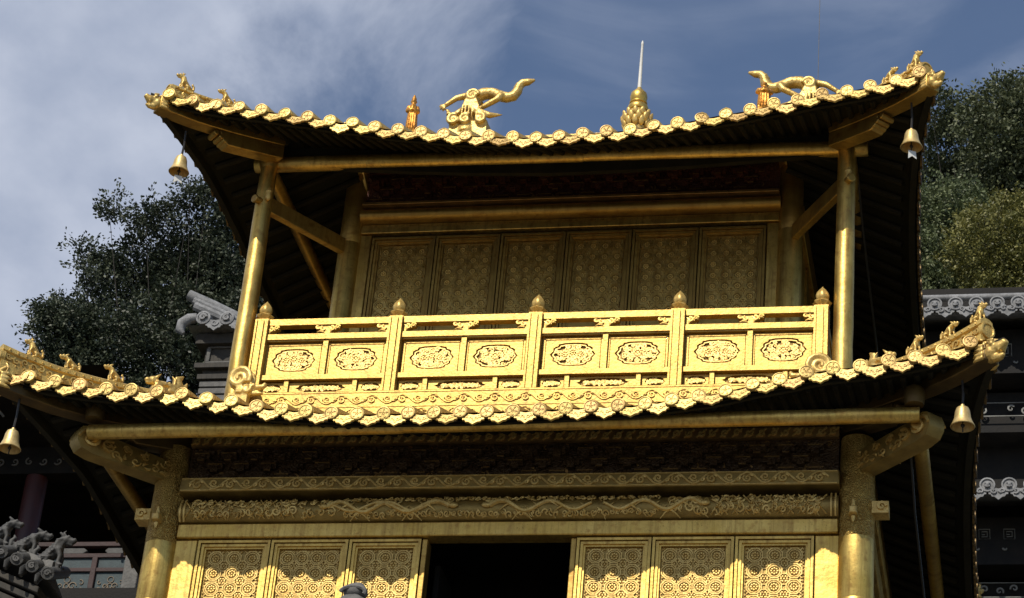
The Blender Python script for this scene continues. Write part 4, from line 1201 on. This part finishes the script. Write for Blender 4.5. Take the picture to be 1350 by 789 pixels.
def monk(hood):
    g = G()
    g.lathe((0, 0, 0), [(.055, -.05), (.060, 0), (.056, .05), (.050, .11), (.045, .15), (.030, .175)], 14, mod=lambda a, z: 1 + .06 * cos(7 * a))
    g.ell((0, -.004, .20), (.027, .028, .032)); g.tube([(0, -.03, .20), (0, -.036, .194)], [.008, .006], 5)
    for s_ in (-1, 1):
        g.tube([(s_ * .042, 0, .155), (s_ * .058, -.02, .115), (s_ * .02, -.058, .110), (0, -.064, .118)], [.022, .020, .016, .011], 8)
        g.ell((s_ * .010, -.029, .204), .004); g.ell((s_ * .028, 0, .20), (.006, .008, .011))
    if hood: g.ell((0, .008, .222), (.028, .03, .026)); g.ell((0, .004, .247), (.014, .014, .014))
    for k in range(4): g.tube([(-.03 + k * .02, -.052, .09), (-.034 + k * .023, -.062, 0), (-.034 + k * .023, -.060, -.04)], .006, 5)
    g.box(-.05, .05, -.05, .05, -.42, -.03)
    return fuse(g, .0055, 2)
put_mesh('monk_figure', monk(True), 'orange_gold', (-1.45, 2.0, 4.44), radians(15), (.74, .74, 1.12), 'slim orange-gilt robed figure standing on the roof left of the dragon', 'statuette', 'small robed statuettes on the roof')
put_mesh('monk_figure', monk(False), 'orange_gold', (1.205, 2.0, 4.50), radians(10), .9, 'short orange-gilt robed figure beside the right dragon\'s raised tail', 'statuette', 'small robed statuettes on the roof')

# spire
sp = thing('roof_spire', (0, YC, 5.36), 'tall gilded lotus-based needle spire at the middle of the ridge', 'spire')
g = G()
g.lathe((0, YC, 5.30), [(.09, -.25), (.085, 0), (.09, .06), (.07, .08)], 24); part('base', g, M['relief'], sp)
g = G(); g.lathe((0, YC, 5.43), [(.065, -.08), (.095, .0), (.10, .05), (.085, .09), (.06, .12)], 20)
for row, (zz, rr_, n_, sc) in enumerate(((-.055, .092, 12, 1.15), (-.015, .104, 12, 1.1), (.03, .098, 12, 1.0))):
    for k in range(n_):
        a = 2 * pi * (k + .5 * (row % 2)) / n_
        d = Vector((cos(a), sin(a), 0)); p = Vector((0, YC, 5.43 + zz)) + d * rr_
        g.ell(p + d * .014 + Vector((0, 0, .018)), (.014 * sc, .022 * sc, .040 * sc), RZ(a) @ RY(radians(18)), n=8, m=6)
part('lotus', g, M['relief'], sp)
g = G(); g.lathe((0, YC, 5.535), [(.055, 0), (.080, .010), (.086, .028), (.080, .052), (.064, .070), (.072, .078), (.073, .090), (.060, .100), (.066, .115), (.071, .145), (.064, .180), (.042, .205), (.026, .225), (.015, .245)], 28); part('bulb', g, M['gold'], sp)
g = G(); g.lathe((0, YC, 5.77), [(.017, 0), (.015, .1), (.010, .44), (.012, .445), (.011, .462), (.004, .485)], 14); part('needle', g, M['tag'], sp)

# ------------------------------------------------------------------ wind bells
def bell(R, sx, top, zb, label, tagged, group='wind bells under the eave corners'):
    o = thing('wind_bell', (top[0], top[1], zb), label, 'bell', group)
    x, y, zt = top
    g = G(); g.tube([(x, y, zt), (x + .004, y, (zt + zb) / 2 + .06), (x, y, zb + .125)], .0075, 6); part('hanging_rod', g, M['iron'], o)
    g = G()
    prof = [(.066, 0), (.069, .004), (.058, .024), (.047, .055), (.042, .095), (.034, .118), (.013, .130), (.010, .142)]
    inner = [(.012, .122), (.036, .09), (.044, .05), (.061, .004)]
    g.lathe((x, y, zb), prof[:1] + prof[1:], 24)
    g.f = [f for f in g.f if len(f) != 24 or f[0] != 23]     # open mouth
    g.lathe((x, y, zb), inner[::-1] + [], 24); g.f = [f for f in g.f if not (len(f) == 24 and g.v[f[0]].z < zb + .01)]
    part('bell_body', g, M['bell'], o)
    g = G(); g.tube([(x, y, zb + .09), (x, y, zb - .03)], .004, 5); g.ell((x, y, zb + .01), .012, n=8, m=6); part('clapper', g, M['iron'], o)
    if tagged:
        g = G(); g.poly([(-.022, -.03), (.022, -.03), (.026, -.085), (.0, -.068), (-.024, -.092)], .003, lambda u, w, d: Vector((x + u + .006, y - .01 + d + u * .5, zb + w)))
        part('wind_tag', g, M['tag'], o)
bell(RU, -1, (-2.37, -.08, 2.985), 2.655, 'gilded wind bell with a pale tin tag under the upper left eave corner', True)
bell(RU, 1, (2.395, -.11, 2.955), 2.615, 'gilded wind bell with a pale tin tag under the upper right eave corner', True)
bell(RL, -1, (-2.83, -.775, .58), .235, 'gilded wind bell hanging under the lower left eave beside the dark pavilion', False)
bell(RL, 1, (2.713, -.66, .64), .345, 'gilded wind bell hanging under the lower right eave corner', False)

# cables
g = G(); g.tube([(1.99, .50, 3.2), (2.0, 1.2, 2.9), (2.03, 3.0, 2.5)], .008, 5)
single('power_cable', g, M['cable'], 'thin black cable slanting behind the upper right corner post', 'cable')
g = G(); g.tube([(2.40, -.40, .56), (2.40, .3, .30), (2.42, 1.4, .05), (2.44, 2.6, -.1)], .008, 5)
single('power_cable', g, M['cable'], 'thin black cable running beside the lower right purlin', 'cable')
g = G(); g.tube([(1.45, YC, 5.6), (1.44, YC + .01, 9.5)], .0025, 5)
single('lightning_wire', g, M['iron'], 'hair-thin dark wire rising from the right ridge dragon into the sky', 'wire')

# ------------------------------------------------------------------ grey hall at the right, behind
gh = thing('grey_temple_hall', (5.5, 11, -7.0), 'dark temple hall behind at the right with two grey clay-tile eaves', 'temple hall')
def grey_eave(z, x0, x1, y, big):
    g = G(); n = 20
    g.add([(x0, y, z), (x1, y, z), (x1, y + 3, z + 1.2), (x0, y + 3, z + 1.2), (x0, y, z - .06), (x1, y, z - .06), (x1, y + 3, z + 1.14), (x0, y + 3, z + 1.14)],
          [(0, 1, 2, 3), (7, 6, 5, 4), (0, 4, 5, 1), (1, 5, 6, 2), (3, 2, 6, 7), (0, 3, 7, 4)])
    rf = part('grey_eave', g, M['grey_tile'], gh)
    gt = G(); gc = G(); gd = G(); p = .205
    x = x0 + .1; i = 0
    if big: gt.tube([(x0, y - .02, z + .11), (x1, y - .02, z + .11)], .035, 10)
    while x < x1:
        gt.tube([(x, y - .03, z + .03), (x, y + 3, z + 1.24)], .07, 8)
        gc.lathe((x, y - .04, z + .025), [(.07, -.02), (.075, .02), (.06, .022), (.052, .008), (.01, .012)], 16, RX(radians(90)))
        gc.ell((x, y - .055, z + .025), (.032, .02, .032)); 
        for s_ in (-1, 1): gc.ell((x + s_ * .018, y - .068, z + .036), .011, n=6, m=4)
        gc.tube([(x - .025, y - .066, z + .008), (x, y - .07, z + .0), (x + .025, y - .066, z + .008)], .007, 4)
        gd.poly([(u * 1.42, w * 1.55) for u, w in drip_outline()], .02, lambda u, w, d: Vector((x + p / 2 + u, y - .03 - d, z - .02 + w)))
        fn = lambda u, w, d=0: Vector((x + p / 2 + u, y - .052 - d, z - .02 + w))
        spiral(gd, fn, -.04, -.02, .03, i, 1.2, 1, .008); spiral(gd, fn, .04, -.02, .03, i + 1, 1.2, -1, .008); leafy(gd, fn, 0, -.01, .05, -1.5, .009)
        x += p; i += 1
    part('tile_rows', gt, M['grey_tile'], rf); part('round_tile_ends', gc, M['grey_tile'], rf); part('drip_tiles', gd, M['grey_tile'], rf)
grey_eave(6.955, 1.2, 9.0, 9.0, True)
grey_eave(4.87, 1.9, 9.0, 8.9, False)
g = G(); g.box(1.4, 8.9, 10.0, 10.3, -7.0, 7.8); part('wall', g, M['dark_wood'], gh)
g = G(); g.box(1.4, 8.9, 9.35, 10.0, 6.4, 6.9); g.box(1.4, 8.9, 9.35, 10.0, 4.3, 4.80); part('eave_beams', g, M['dark_wood'], gh)
def fret(u, w, s_):
    g = G(); fn = lambda a, b, d=0: Vector((u + a * s_, 9.348 - d, w + b * s_))
    g.tube([fn(a, b) for a, b in ((-1, -1), (1, -1), (1, 1), (-1, 1))], s_ * .09, 4, closed=True)
    g.tube([fn(a, b) for a, b in ((-.5, -.55), (.5, -.55), (.5, .5), (-.5, .5), (-.5, -.1), (.1, -.1))], s_ * .09, 4)
    part('fret_ornament', g, M['hall_paint'], gh)
def crescent(u, w):
    g = G(); spiral(g, face_plane(9.349), u, w, .03, pi, .5, 1, .008); part('crescent_ornament', g, M['hall_paint'], gh)
for i in range(9): fret(2.08 + i * .355, 6.66, .07); crescent(2.2 + i * .355, 6.53)
for i in range(10): fret(2.10 + i * .235, 4.62, .052)
for i in range(8): crescent(2.25 + i * .26, 4.47)
g = G(); rr = random.Random(9)
for (zz, yy) in ((6.12, 9.6), (4.12, 9.55), (3.72, 9.6)):
    g2 = face_plane(yy)
    for i in range(26):
        u = 2.0 + i * .14
        if rr.random() < .75: spiral(g, g2, u, zz + rr.uniform(-.02, .02), .04, rr.uniform(0, 6), 1.1, rr.choice((-1, 1)), .008)
    g.tube([g2(1.8, zz - .07), g2(8, zz - .07)], .006, 4)
    g.tube([g2(1.8, zz + .08), g2(8, zz + .08)], .005, 4)
part('cloud_bands', g, M['hall_paint'], gh)
g = G(); g.box(1.4, 8.9, 9.64, 10.0, 3.55, 4.25); g.box(1.4, 8.9, 9.66, 10.0, 5.9, 6.35); part('lower_beams', g, M['dark_wood'], gh)

# ------------------------------------------------------------------ brick pier with tiled cap, left
pr = thing('gate_pier', (-5.3, 9.4, -7.5), 'grey brick pier with a small upturned grey tile roof in front of the left tree', 'pier')
g = G(); g.box(-5.62, -4.4, 9.0, 9.9, -7.5, 6.72); part('shaft', g, M['brick'], pr)
g = G(); g.box(-5.70, -4.3, 8.93, 9.97, 6.42, 6.48); g.box(-5.66, -4.35, 8.96, 9.94, 6.30, 6.36); g.box(-5.72, -4.3, 8.91, 9.99, 6.70, 6.82)
g.poly([(-5.36, 6.60), (-5.30, 6.625), (-5.22, 6.625), (-5.16, 6.60), (-5.22, 6.58), (-5.30, 6.58)], .01, lambda u, w, d: Vector((u, 8.998 - d, w))); part('cornice', g, M['brick'], pr, bevel=.01)
g = G()
for k in range(9): g.box(-5.63, -4.39, 8.985, 9.01, 6.22 - k * .085, 6.285 - k * .085)
for (a, b, c, d) in ((-5.60, -5.56, 6.52, 6.68), (-4.96, -4.92, 6.52, 6.68), (-5.60, -4.92, 6.50, 6.52), (-5.60, -4.92, 6.68, 6.70)): g.box(a, b, 8.975, 9.0, c, d)
g.tube([face_plane(8.98)(u, w) for u, w in ((-4.85, 6.53), (-4.65, 6.53), (-4.65, 6.68), (-4.85, 6.68))], .012, 4, closed=True)
part('brick_courses', g, M['grey_stone'], pr, bevel=.006)
g = G()
g.add([(-5.80, 8.8, 6.86), (-4.2, 8.8, 6.80), (-4.4, 9.45, 7.02), (-5.6, 9.45, 7.20), (-5.80, 10.1, 6.86), (-4.2, 10.1, 6.80)], [(0, 1, 2, 3), (5, 4, 3, 2), (0, 3, 4), (1, 5, 2), (0, 4, 5, 1)])
rf = part('tiled_cap', g, M['grey_tile'], pr)
g = G()
rpth = [(-5.86, 8.86, 7.27), (-5.6, 8.92, 7.17), (-5.35, 9.0, 7.07), (-5.05, 9.1, 6.98), (-4.7, 9.2, 6.95)]
g.tube(rpth, .06, 10)
for dz, rr_ in ((-.085, .045), (-.15, .05)): g.tube([(x + .05 - dz * .3, y - .02, z + dz) for x, y, z in rpth], rr_, 8)
part('cap_ridge', g, M['grey_tile'], rf)
g = G()
for k in range(5):
    x = -5.62 + k * .26; z = 6.93 - k * .012
    g.lathe((x, 8.78, z), [(.075, -.4), (.08, .02), (.06, .025), (.05, .01), (.01, .015)], 14, RX(radians(90)))
    g.poly([(u * 1.5, w * 1.6) for u, w in drip_outline()], .02, lambda u, w, d: Vector((x + .13 + u, 8.79 - d, z - .04 + w)))
g.tube([(-5.70, 8.80, 6.95), (-5.78, 8.79, 6.93), (-5.85, 8.78, 6.87), (-5.86, 8.775, 6.79), (-5.81, 8.77, 6.74)], [.05, .06, .06, .05, .02], 10)
for k in range(5): spiral(g, face_plane(8.755), -5.62 + k * .26, 6.93 - k * .012, .04, k, 1.4, 1, .012); spiral(g, face_plane(8.775), -5.49 + k * .26, 6.87 - k * .012, .04, k, 1.2, -1, .010)
part('cap_tiles', g, M['grey_tile'], rf)

pr.location.x += .16

# ------------------------------------------------------------------ dark pavilion, left
pv = thing('dark_pavilion', (-7.5, 8, -6.8), 'shadowed dark pavilion at the lower left with one red column', 'pavilion')
g = G(); g.box(-12, -4.95, 5.2, 10.5, 4.05, 4.25); g.add([(-12, 5.0, 4.18), (-4.8, 5.0, 4.18), (-5.2, 7.5, 4.42), (-12, 7.5, 4.42)], [(0, 1, 2, 3)]); part('eave', g, M['dark_wood'], pv)
g = G(); g.box(-12, -4.0, 9.0, 9.2, -6.8, 4.05); part('back_wall', g, M['black'], pv)
g = G(); g.box(-12, -4.3, 5.6, 9.0, 2.20, 2.33); part('floor', g, M['dark_wood'], pv)
g = G(); g.lathe((-5.86, 6.35, 2.33), [(.12, 0), (.105, .1), (.10, 1.72)], 18); part('red_column', g, M['red_col'], pv)
g = G(); g.box(-12, -5.0, 6.25, 6.45, 3.78, 4.05); part('lintel', g, M['dark_wood'], pv)
g = G(); fn = face_plane(6.2495); rr = random.Random(2)
for i in range(14): spiral(g, fn, -6.9 + i * .14, 3.9, .04, rr.uniform(0, 6), 1.1, 1, .006)
for i in range(6): g.tube([(-5.05 - i * .22, 5.4, 4.04), (-5.05 - i * .22, 5.4, 3.98), (-5.0 - i * .22, 5.45, 3.93)], .012, 5)
g.tube([(-5.05, 5.6, 4.0), (-4.98, 5.62, 3.6), (-4.85, 5.64, 3.25), (-4.86, 5.64, 3.12)], .014, 5)
part('faded_scrolls', g, M['grey_stone'], pv)
g = G(); g.box(-12, -4.3, 5.7, 9.0, -6.8, 2.2); part('base_wall', g, M['brick'], pv)
# its railing
rl = thing('painted_railing', (-5.0, 6.0, 2.33), 'low railing with teal painted panels in faded red frames', 'railing')
def pbox(g, x0, x1, z0, z1, y0=5.97, y1=6.03): g.box(x0, x1, y0, y1, z0, z1)
z_of = lambda x: 0
for (za, zb_) in ((2.905, 2.95), (2.795, 2.838), (2.66, 2.70), (2.35, 2.40)):
    g = G(); pbox(g, -7.2, -4.66, za, zb_); part('rail', g, M['rail_red'], rl, bevel=.006)
xsr = [-6.9, -6.42, -5.94, -5.46, -5.0, -4.66]
for x in xsr[:-1]:
    g = G(); pbox(g, x - .025, x + .025, 2.33, 2.80, 5.96, 6.04); part('stile', g, M['rail_red'], rl, bevel=.006)
for a, b in zip(xsr, xsr[1:]):
    g = G(); pbox(g, a + .025, b - .025, 2.40, 2.66, 5.99, 6.01); pbox(g, a + .025, b - .025, 2.70, 2.795, 5.99, 6.01); pn = part('teal_panel', g, M['teal'], rl)
    g = G(); fn = face_plane(5.9895); c = (a + b) / 2; k = min(1, (b - a) / .46)
    for s_ in (-1, 1):
        spiral(g, fn, c + s_ * .055 * k, 2.53, .04 * k, 0, 1.3, s_, .004, k=18); spiral(g, fn, c + s_ * .13 * k, 2.56, .03 * k, 2, .9, -s_, .0035); spiral(g, fn, c + s_ * .13 * k, 2.50, .03 * k, 4, .9, s_, .0035)
    ring(g, fn, c, 2.53, .022, .004); ring(g, fn, c, 2.59, .028, .0035, 14); ring(g, fn, c, 2.47, .028, .0035, 14)
    part('painted_scroll', g, M['ochre'], pn)
    g = G(); g.poly([(c - .10 * k, 2.838), (c - .14 * k, 2.87), (c - .10 * k, 2.90), (c + .10 * k, 2.90), (c + .14 * k, 2.87), (c + .10 * k, 2.838)], .04, lambda u, w, d: Vector((u, 5.985 + d, w)))
    part('rail_cloud', g, M['beast_clay'], rl, bevel=.008)
# stone railing post with a fluted capital
sp_ = thing('stone_post', (-4.62, 5.95, 2.33), 'weathered stone railing post with a ribbed fan-shaped head beside the gilded column', 'stone post')
g = G(); g.box(-4.69, -4.55, 5.88, 6.02, 2.2, 2.96); part('shaft', g, M['grey_stone'], sp_, bevel=.01)
g = G(); g.box(-4.72, -4.50, 5.85, 6.05, 2.96, 3.0); g.box(-4.70, -4.52, 5.87, 6.03, 3.0, 3.05); g.box(-4.75, -4.47, 5.83, 6.07, 3.05, 3.09)
for k in range(7):
    x = -4.74 + k * .042; h = .36 - .035 * k
    g.tube([(x + .02, 5.95, 3.09), (x, 5.93, 3.09 + h * .5), (x - .02, 5.94, 3.09 + h)], [.018, .024, .014], 6)
part('ribbed_head', g, M['grey_stone'], sp_)

# ------------------------------------------------------------------ small grey roof in the lower left corner, with its beasts
fr = thing('grey_roof_corner', (-4.2, 1.6, -7.0), 'corner of a small grey tiled roof on brick in the lower left corner', 'roof')
YR = 1.0
g = G()
ridge_pts = [(-4.4, YR + .25, .86), (-3.9, YR + .12, .64), (-3.62, YR + .05, .505), (-3.40, YR, .415), (-3.17, YR - .03, .325)]
g.sweep(ridge_pts, [(-.035, -.05), (.035, -.05), (.035, -.005), (.022, .012), (-.022, .012), (-.035, -.005)]); part('ridge', g, M['grey_stone'], fr)
g = G()
for k in range(8):
    x = -3.165 - k * .110; z = .190 + (abs(x) - 3.15) * .42; y = YR - .16 - k * .012
    g.tube([(x - .02, y + .34, z + .17), (x, y + .15, z + .075), (x + .012, y, z)], .042, 10)
    qf = lambda u, w, d=0, x=x, y=y, z=z: Vector((x + .012 + u, y - .008 - d + u * .3, z + w))
    spiral(g, qf, 0, 0, .022, k, 1.4, 1, .006); leafy(g, qf, 0, 0, .025, k + 2, .006)
    g.lathe((x + .012, y - .002, z), [(.036, -.02), (.043, 0), (.043, .008), (.034, .009), (.03, .003), (.006, .006)], 14, RZ(.35) @ RX(radians(100)))
    g.tube([(x - .052, y + .05, z + .01), (x - .050, y - .005, z - .035), (x - .052, y - .01, z - .07)], [.034, .036, .022], 8, flat=.5)
part('tile_rows', g, M['beast_clay'], fr)
g = G()
g.add([(-4.4, YR + .22, .83), (-3.20, YR - .03, .32), (-3.19, YR - .16, .20), (-4.4, YR - .26, .70), (-4.4, YR + .5, .66), (-3.20, YR + .3, .2)], [(0, 1, 2, 3), (0, 4, 5, 1), (1, 5, 2), (3, 2, 5, 4)])
part('tile_bed', g, M['beast_clay'], fr)
g = G()
for k in range(8):
    z1 = .13 - k * .052; x1 = -3.22 - k * .028; sl = .40
    q = [(-4.4, YR - .17 + k * .022), (x1, YR - .11 + k * .022), (x1, YR + .5), (-4.4, YR + .5)]
    g.add([(x, y, z1 + (x1 - x) * sl) for x, y in q] + [(x, y, z1 - .047 + (x1 - x) * sl) for x, y in q],
          [(0, 1, 2, 3), (7, 6, 5, 4), (0, 4, 5, 1), (1, 5, 6, 2), (0, 3, 7, 4), (3, 2, 6, 7)])
g.box(-4.4, -3.44, YR + .03, YR + .9, -7.0, -.02)
part('brick_corbels', g, M['brick'], fr, bevel=.006)
for k, (x, z, st, yw, sc, lb) in enumerate(((-3.215, .318, 2, .1, 1.5, 'dark grey clay beast sitting upright at the tip of the small grey roof'),
                                            (-3.405, .410, 1, .1, 1.4, 'dark grey clay beast in the middle of the small grey roof\'s ridge'),
                                            (-3.615, .485, 0, .1, 1.35, 'dark grey clay beast at the frame\'s left edge on the small grey roof'))):
    put_beast(st, (x, YR - .0 + .01 * k, z), yw, sc, lb, 'grey clay beasts on the small roof', 'beast_clay')

# ------------------------------------------------------------------ curled stone finial in front of the doors
fi = thing('stone_finial', (-.19, -2.2, -2.62), 'grey stone finial with a curled knob poking up before the lower doors', 'stone finial')
g = G(); g.box(-.30, -.08, -2.31, -2.09, -2.62, -1.62); part('shaft', g, M['grey_stone'], fi, bevel=.01)
g = G(); g.lathe((-.19, -2.2, -1.63), [(.12, 0), (.14, .05), (.13, .12), (.10, .17), (.075, .215), (.05, .235)], 20, mod=lambda a, z: 1 + .08 * cos(6 * a + z * 30)); 
for k in range(8):
    a = k * pi / 4; spiral(g, lambda u, w, d=0: Vector((-.19 + (.11 + d) * cos(a + u * 8), -2.2 + (.11 + d) * sin(a + u * 8), -1.52 + w)), 0, 0, .05, k, 1.4, 1, .012)
part('collar', g, M['grey_stone'], fi)
g = G(); c = Vector((-.187, -2.2, -1.365))
g.ell(c, (.062, .06, .045), n=14, m=9)
for k in range(5): g.tube([c + Vector((.062 * cos(t) * (1 - .12 * k), -.052 + .02 * k, .012 * k - .02 + .030 * sin(t))) for t in [-.4 + .35 * q for q in range(11)]], .010, 6)
part('curled_knob', g, M['grey_stone'], fi)

# ------------------------------------------------------------------ trees
def tree(name, base, clumps, leaf, mat, n, label, seed, limbs=True, group=None, stretch=1.0):
    """clumps: (x, y, z, r); leaves sit in small sprays inside every clump"""
    rr = random.Random(seed)
    t = thing(name, base, label, 'tree', group)
    b = Vector(base)
    cx_ = sum(c[0] for c in clumps) / len(clumps); cy_ = sum(c[1] for c in clumps) / len(clumps)
    zlo = min(c[2] for c in clumps)
    g = G(); fork = Vector((cx_ * .6 + b.x * .4, cy_ * .6 + b.y * .4, b.z + (zlo - b.z) * .85))
    H = fork.z - b.z
    g.tube([b, b.lerp(fork, .3) + Vector((.1, 0, 0)), b.lerp(fork, .7) + Vector((-.06, .05, 0)), fork], [.30, .25, .20, .16], 12)
    for (x, y, z, r) in clumps:
        e = Vector((x, y, z)); m1 = fork.lerp(e, .5) + Vector((rr.uniform(-.2, .2), rr.uniform(-.2, .2), .15))
        g.tube([fork.lerp(b, .02), m1, m1.lerp(e, .35)], [.04, .012, .004], 6)
        for _ in range(5):
            q = e + Vector((rr.gauss(0, 1), rr.gauss(0, 1), rr.gauss(.3, 1))) * r * .6
            g.tube([m1.lerp(e, .35) if _ == 0 else e.lerp(q, -.3), q], [.009, .003], 5)
    part('trunk', g, M['bark'], t)
    vs, fs = [], []
    tint = []; tot = sum(c[3] ** 2 for c in clumps)
    for (x, y, z, r) in clumps:
        k = int(n * r * r / tot); sprays = max(6, k // 26)
        for _ in range(sprays):
            while True:
                d = Vector((rr.uniform(-1, 1), rr.uniform(-1, 1), rr.uniform(-1, 1)))
                if .15 < d.length < 1: break
            d = d * (d.length ** -.45)
            sc = Vector((x, y, z)) + Vector((d.x * r, d.y * r, d.z * r * stretch))
            ax = Vector((rr.gauss(0, .6) + d.x, rr.gauss(0, .6) + d.y, rr.gauss(0.25, .6))).normalized()
            ln = leaf * rr.uniform(2, 5); tn = rr.random()
            for q in range(26):
                tint.append(max(0, min(1, tn * .65 + rr.random() * .45 - .05)))
                p = sc + ax * ln * rr.random() + Vector((rr.gauss(0, 1), rr.gauss(0, 1), rr.gauss(0, 1))) * leaf * .75
                a = (ax + Vector((rr.gauss(0, .8), rr.gauss(0, .8), rr.gauss(-.2, .7)))).normalized()
                w = a.cross(Vector((rr.gauss(0, 1), rr.gauss(0, 1), rr.gauss(0, 1)))).normalized()
                s_ = leaf * rr.uniform(.7, 1.25); o = len(vs)
                vs.extend([p, p + a * s_ * .5 + w * s_ * .28, p + a * s_, p + a * s_ * .5 - w * s_ * .28]); fs.append((o, o + 1, o + 2, o + 3))
    me = bpy.data.meshes.new('crown'); me.from_pydata([tuple(v - b) for v in vs], [], fs)
    me.attributes.new('tint', 'FLOAT', 'FACE').data.foreach_set('value', tint)
    place('crown', me, M[mat], t, at=base)
    return t

def zg(y): return gz(y) - .1
rc = random.Random(5)
def jit(l, d=.7, dx=0, dz=0): return [(x + dx, y + rc.uniform(-d, d), z + dz, r) for x, y, z, r in l]
tree('leafy_tree', (-7.9, 14.2, zg(14.2)), jit([
    (-9.0, 14, 11.05, .28), (-8.95, 14, 10.5, .36), (-8.80, 14, 11.45, .29), (-8.42, 14, 11.25, .36), (-8.05, 14, 11.40, .36), (-7.75, 14, 11.55, .36),
    (-7.45, 14, 11.85, .30), (-7.30, 14, 11.2, .45), (-8.35, 14, 10.5, .5), (-7.7, 14, 10.4, .55), (-7.1, 14, 10.35, .5), (-8.6, 14, 9.75, .45),
    (-7.9, 14, 9.6, .55), (-6.75, 14, 10.1, .42), (-6.75, 14, 10.7, .45), (-7.2, 14, 9.5, .5), (-8.2, 14.3, 8.9, .4), (-7.3, 14.3, 8.8, .4), (-6.6, 14.3, 9.3, .4), (-7.6, 14, 11.0, .4), (-8.0, 14, 10.9, .42),
    (-8.95, 14, 11.85, .16), (-8.75, 14, 11.95, .14), (-8.45, 14, 11.75, .18), (-8.3, 14, 11.9, .14), (-8.0, 14, 11.85, .15), (-7.75, 14, 12.0, .16), (-7.55, 14, 12.2, .16), (-9.35, 14, 11.2, .16), (-9.2, 14, 10.85, .14), (-9.15, 14, 11.4, .13)], .5, .12, -.22),
    .056, 'leaf_dark', 105000, 'big dark green leafy tree rising behind the grey brick pier', 1)
tree('leafy_tree', (-9.3, 13.2, zg(13.2)), jit([(-9.05, 13.3, 9.85, .24), (-9.12, 13.3, 9.50, .27), (-8.85, 13.3, 9.35, .28), (-9.15, 13.3, 9.1, .26), (-8.8, 13.3, 8.9, .35), (-9.2, 13.3, 9.68, .18)], .3),
     .054, 'leaf_dark', 17000, 'smaller dark green tree at the far left edge of the foliage', 2)
tree('hillside_tree', (2.4, 19.0, zg(19)), jit([(1.80, 19, 15.4, .45), (2.0, 19, 15.9, .5), (1.75, 19, 14.7, .55), (2.25, 19, 15.0, .6), (1.6, 19, 13.8, .6), (2.2, 19, 13.9, .7), (1.9, 19, 13.0, .7), (1.7, 19, 16.1, .3)]),
     .066, 'leaf_blue', 60000, 'dark bluish-green tree directly beside the right tip of the upper roof', 3, stretch=1.25)
tree('hillside_tree', (3.4, 18.6, zg(18.6)), jit([(2.75, 18.5, 15.55, .5), (3.1, 18.5, 15.8, .5), (3.6, 18.5, 15.9, .6), (2.7, 18.5, 15.1, .6), (3.3, 18.5, 15.1, .75), (3.0, 18.5, 14.5, .8), (3.7, 18.5, 14.6, .8), (4.2, 18.5, 15.4, .7), (3.6, 18.5, 13.4, .8)]),
     .066, 'leaf_blue', 75000, 'tall dark bluish-green tree at the upper right edge of the photo', 4, stretch=1.2)
tree('hillside_tree', (2.0, 16.6, zg(16.6)), jit([(1.75, 16.6, 12.75, .5), (2.1, 16.6, 13.0, .45), (2.0, 16.6, 12.2, .6), (1.6, 16.6, 12.0, .5), (2.2, 16.6, 11.6, .6), (1.7, 16.6, 11.3, .6)], .4),
     .056, 'leaf_mid', 45000, 'mid green tree above the grey eave, close to the golden roof edge', 5, stretch=1.1)
tree('hillside_tree', (3.0, 15.6, zg(15.6)), jit([(2.65, 15.6, 12.2, .40), (2.95, 15.6, 12.35, .45), (2.5, 15.6, 11.6, .5), (3.0, 15.6, 11.6, .6), (2.7, 15.6, 10.9, .6), (3.4, 15.6, 12.1, .5), (3.4, 15.6, 11.2, .6)], .4),
     .052, 'leaf_yellow', 45000, 'yellow-green tree above the grey eave at the right edge', 6)
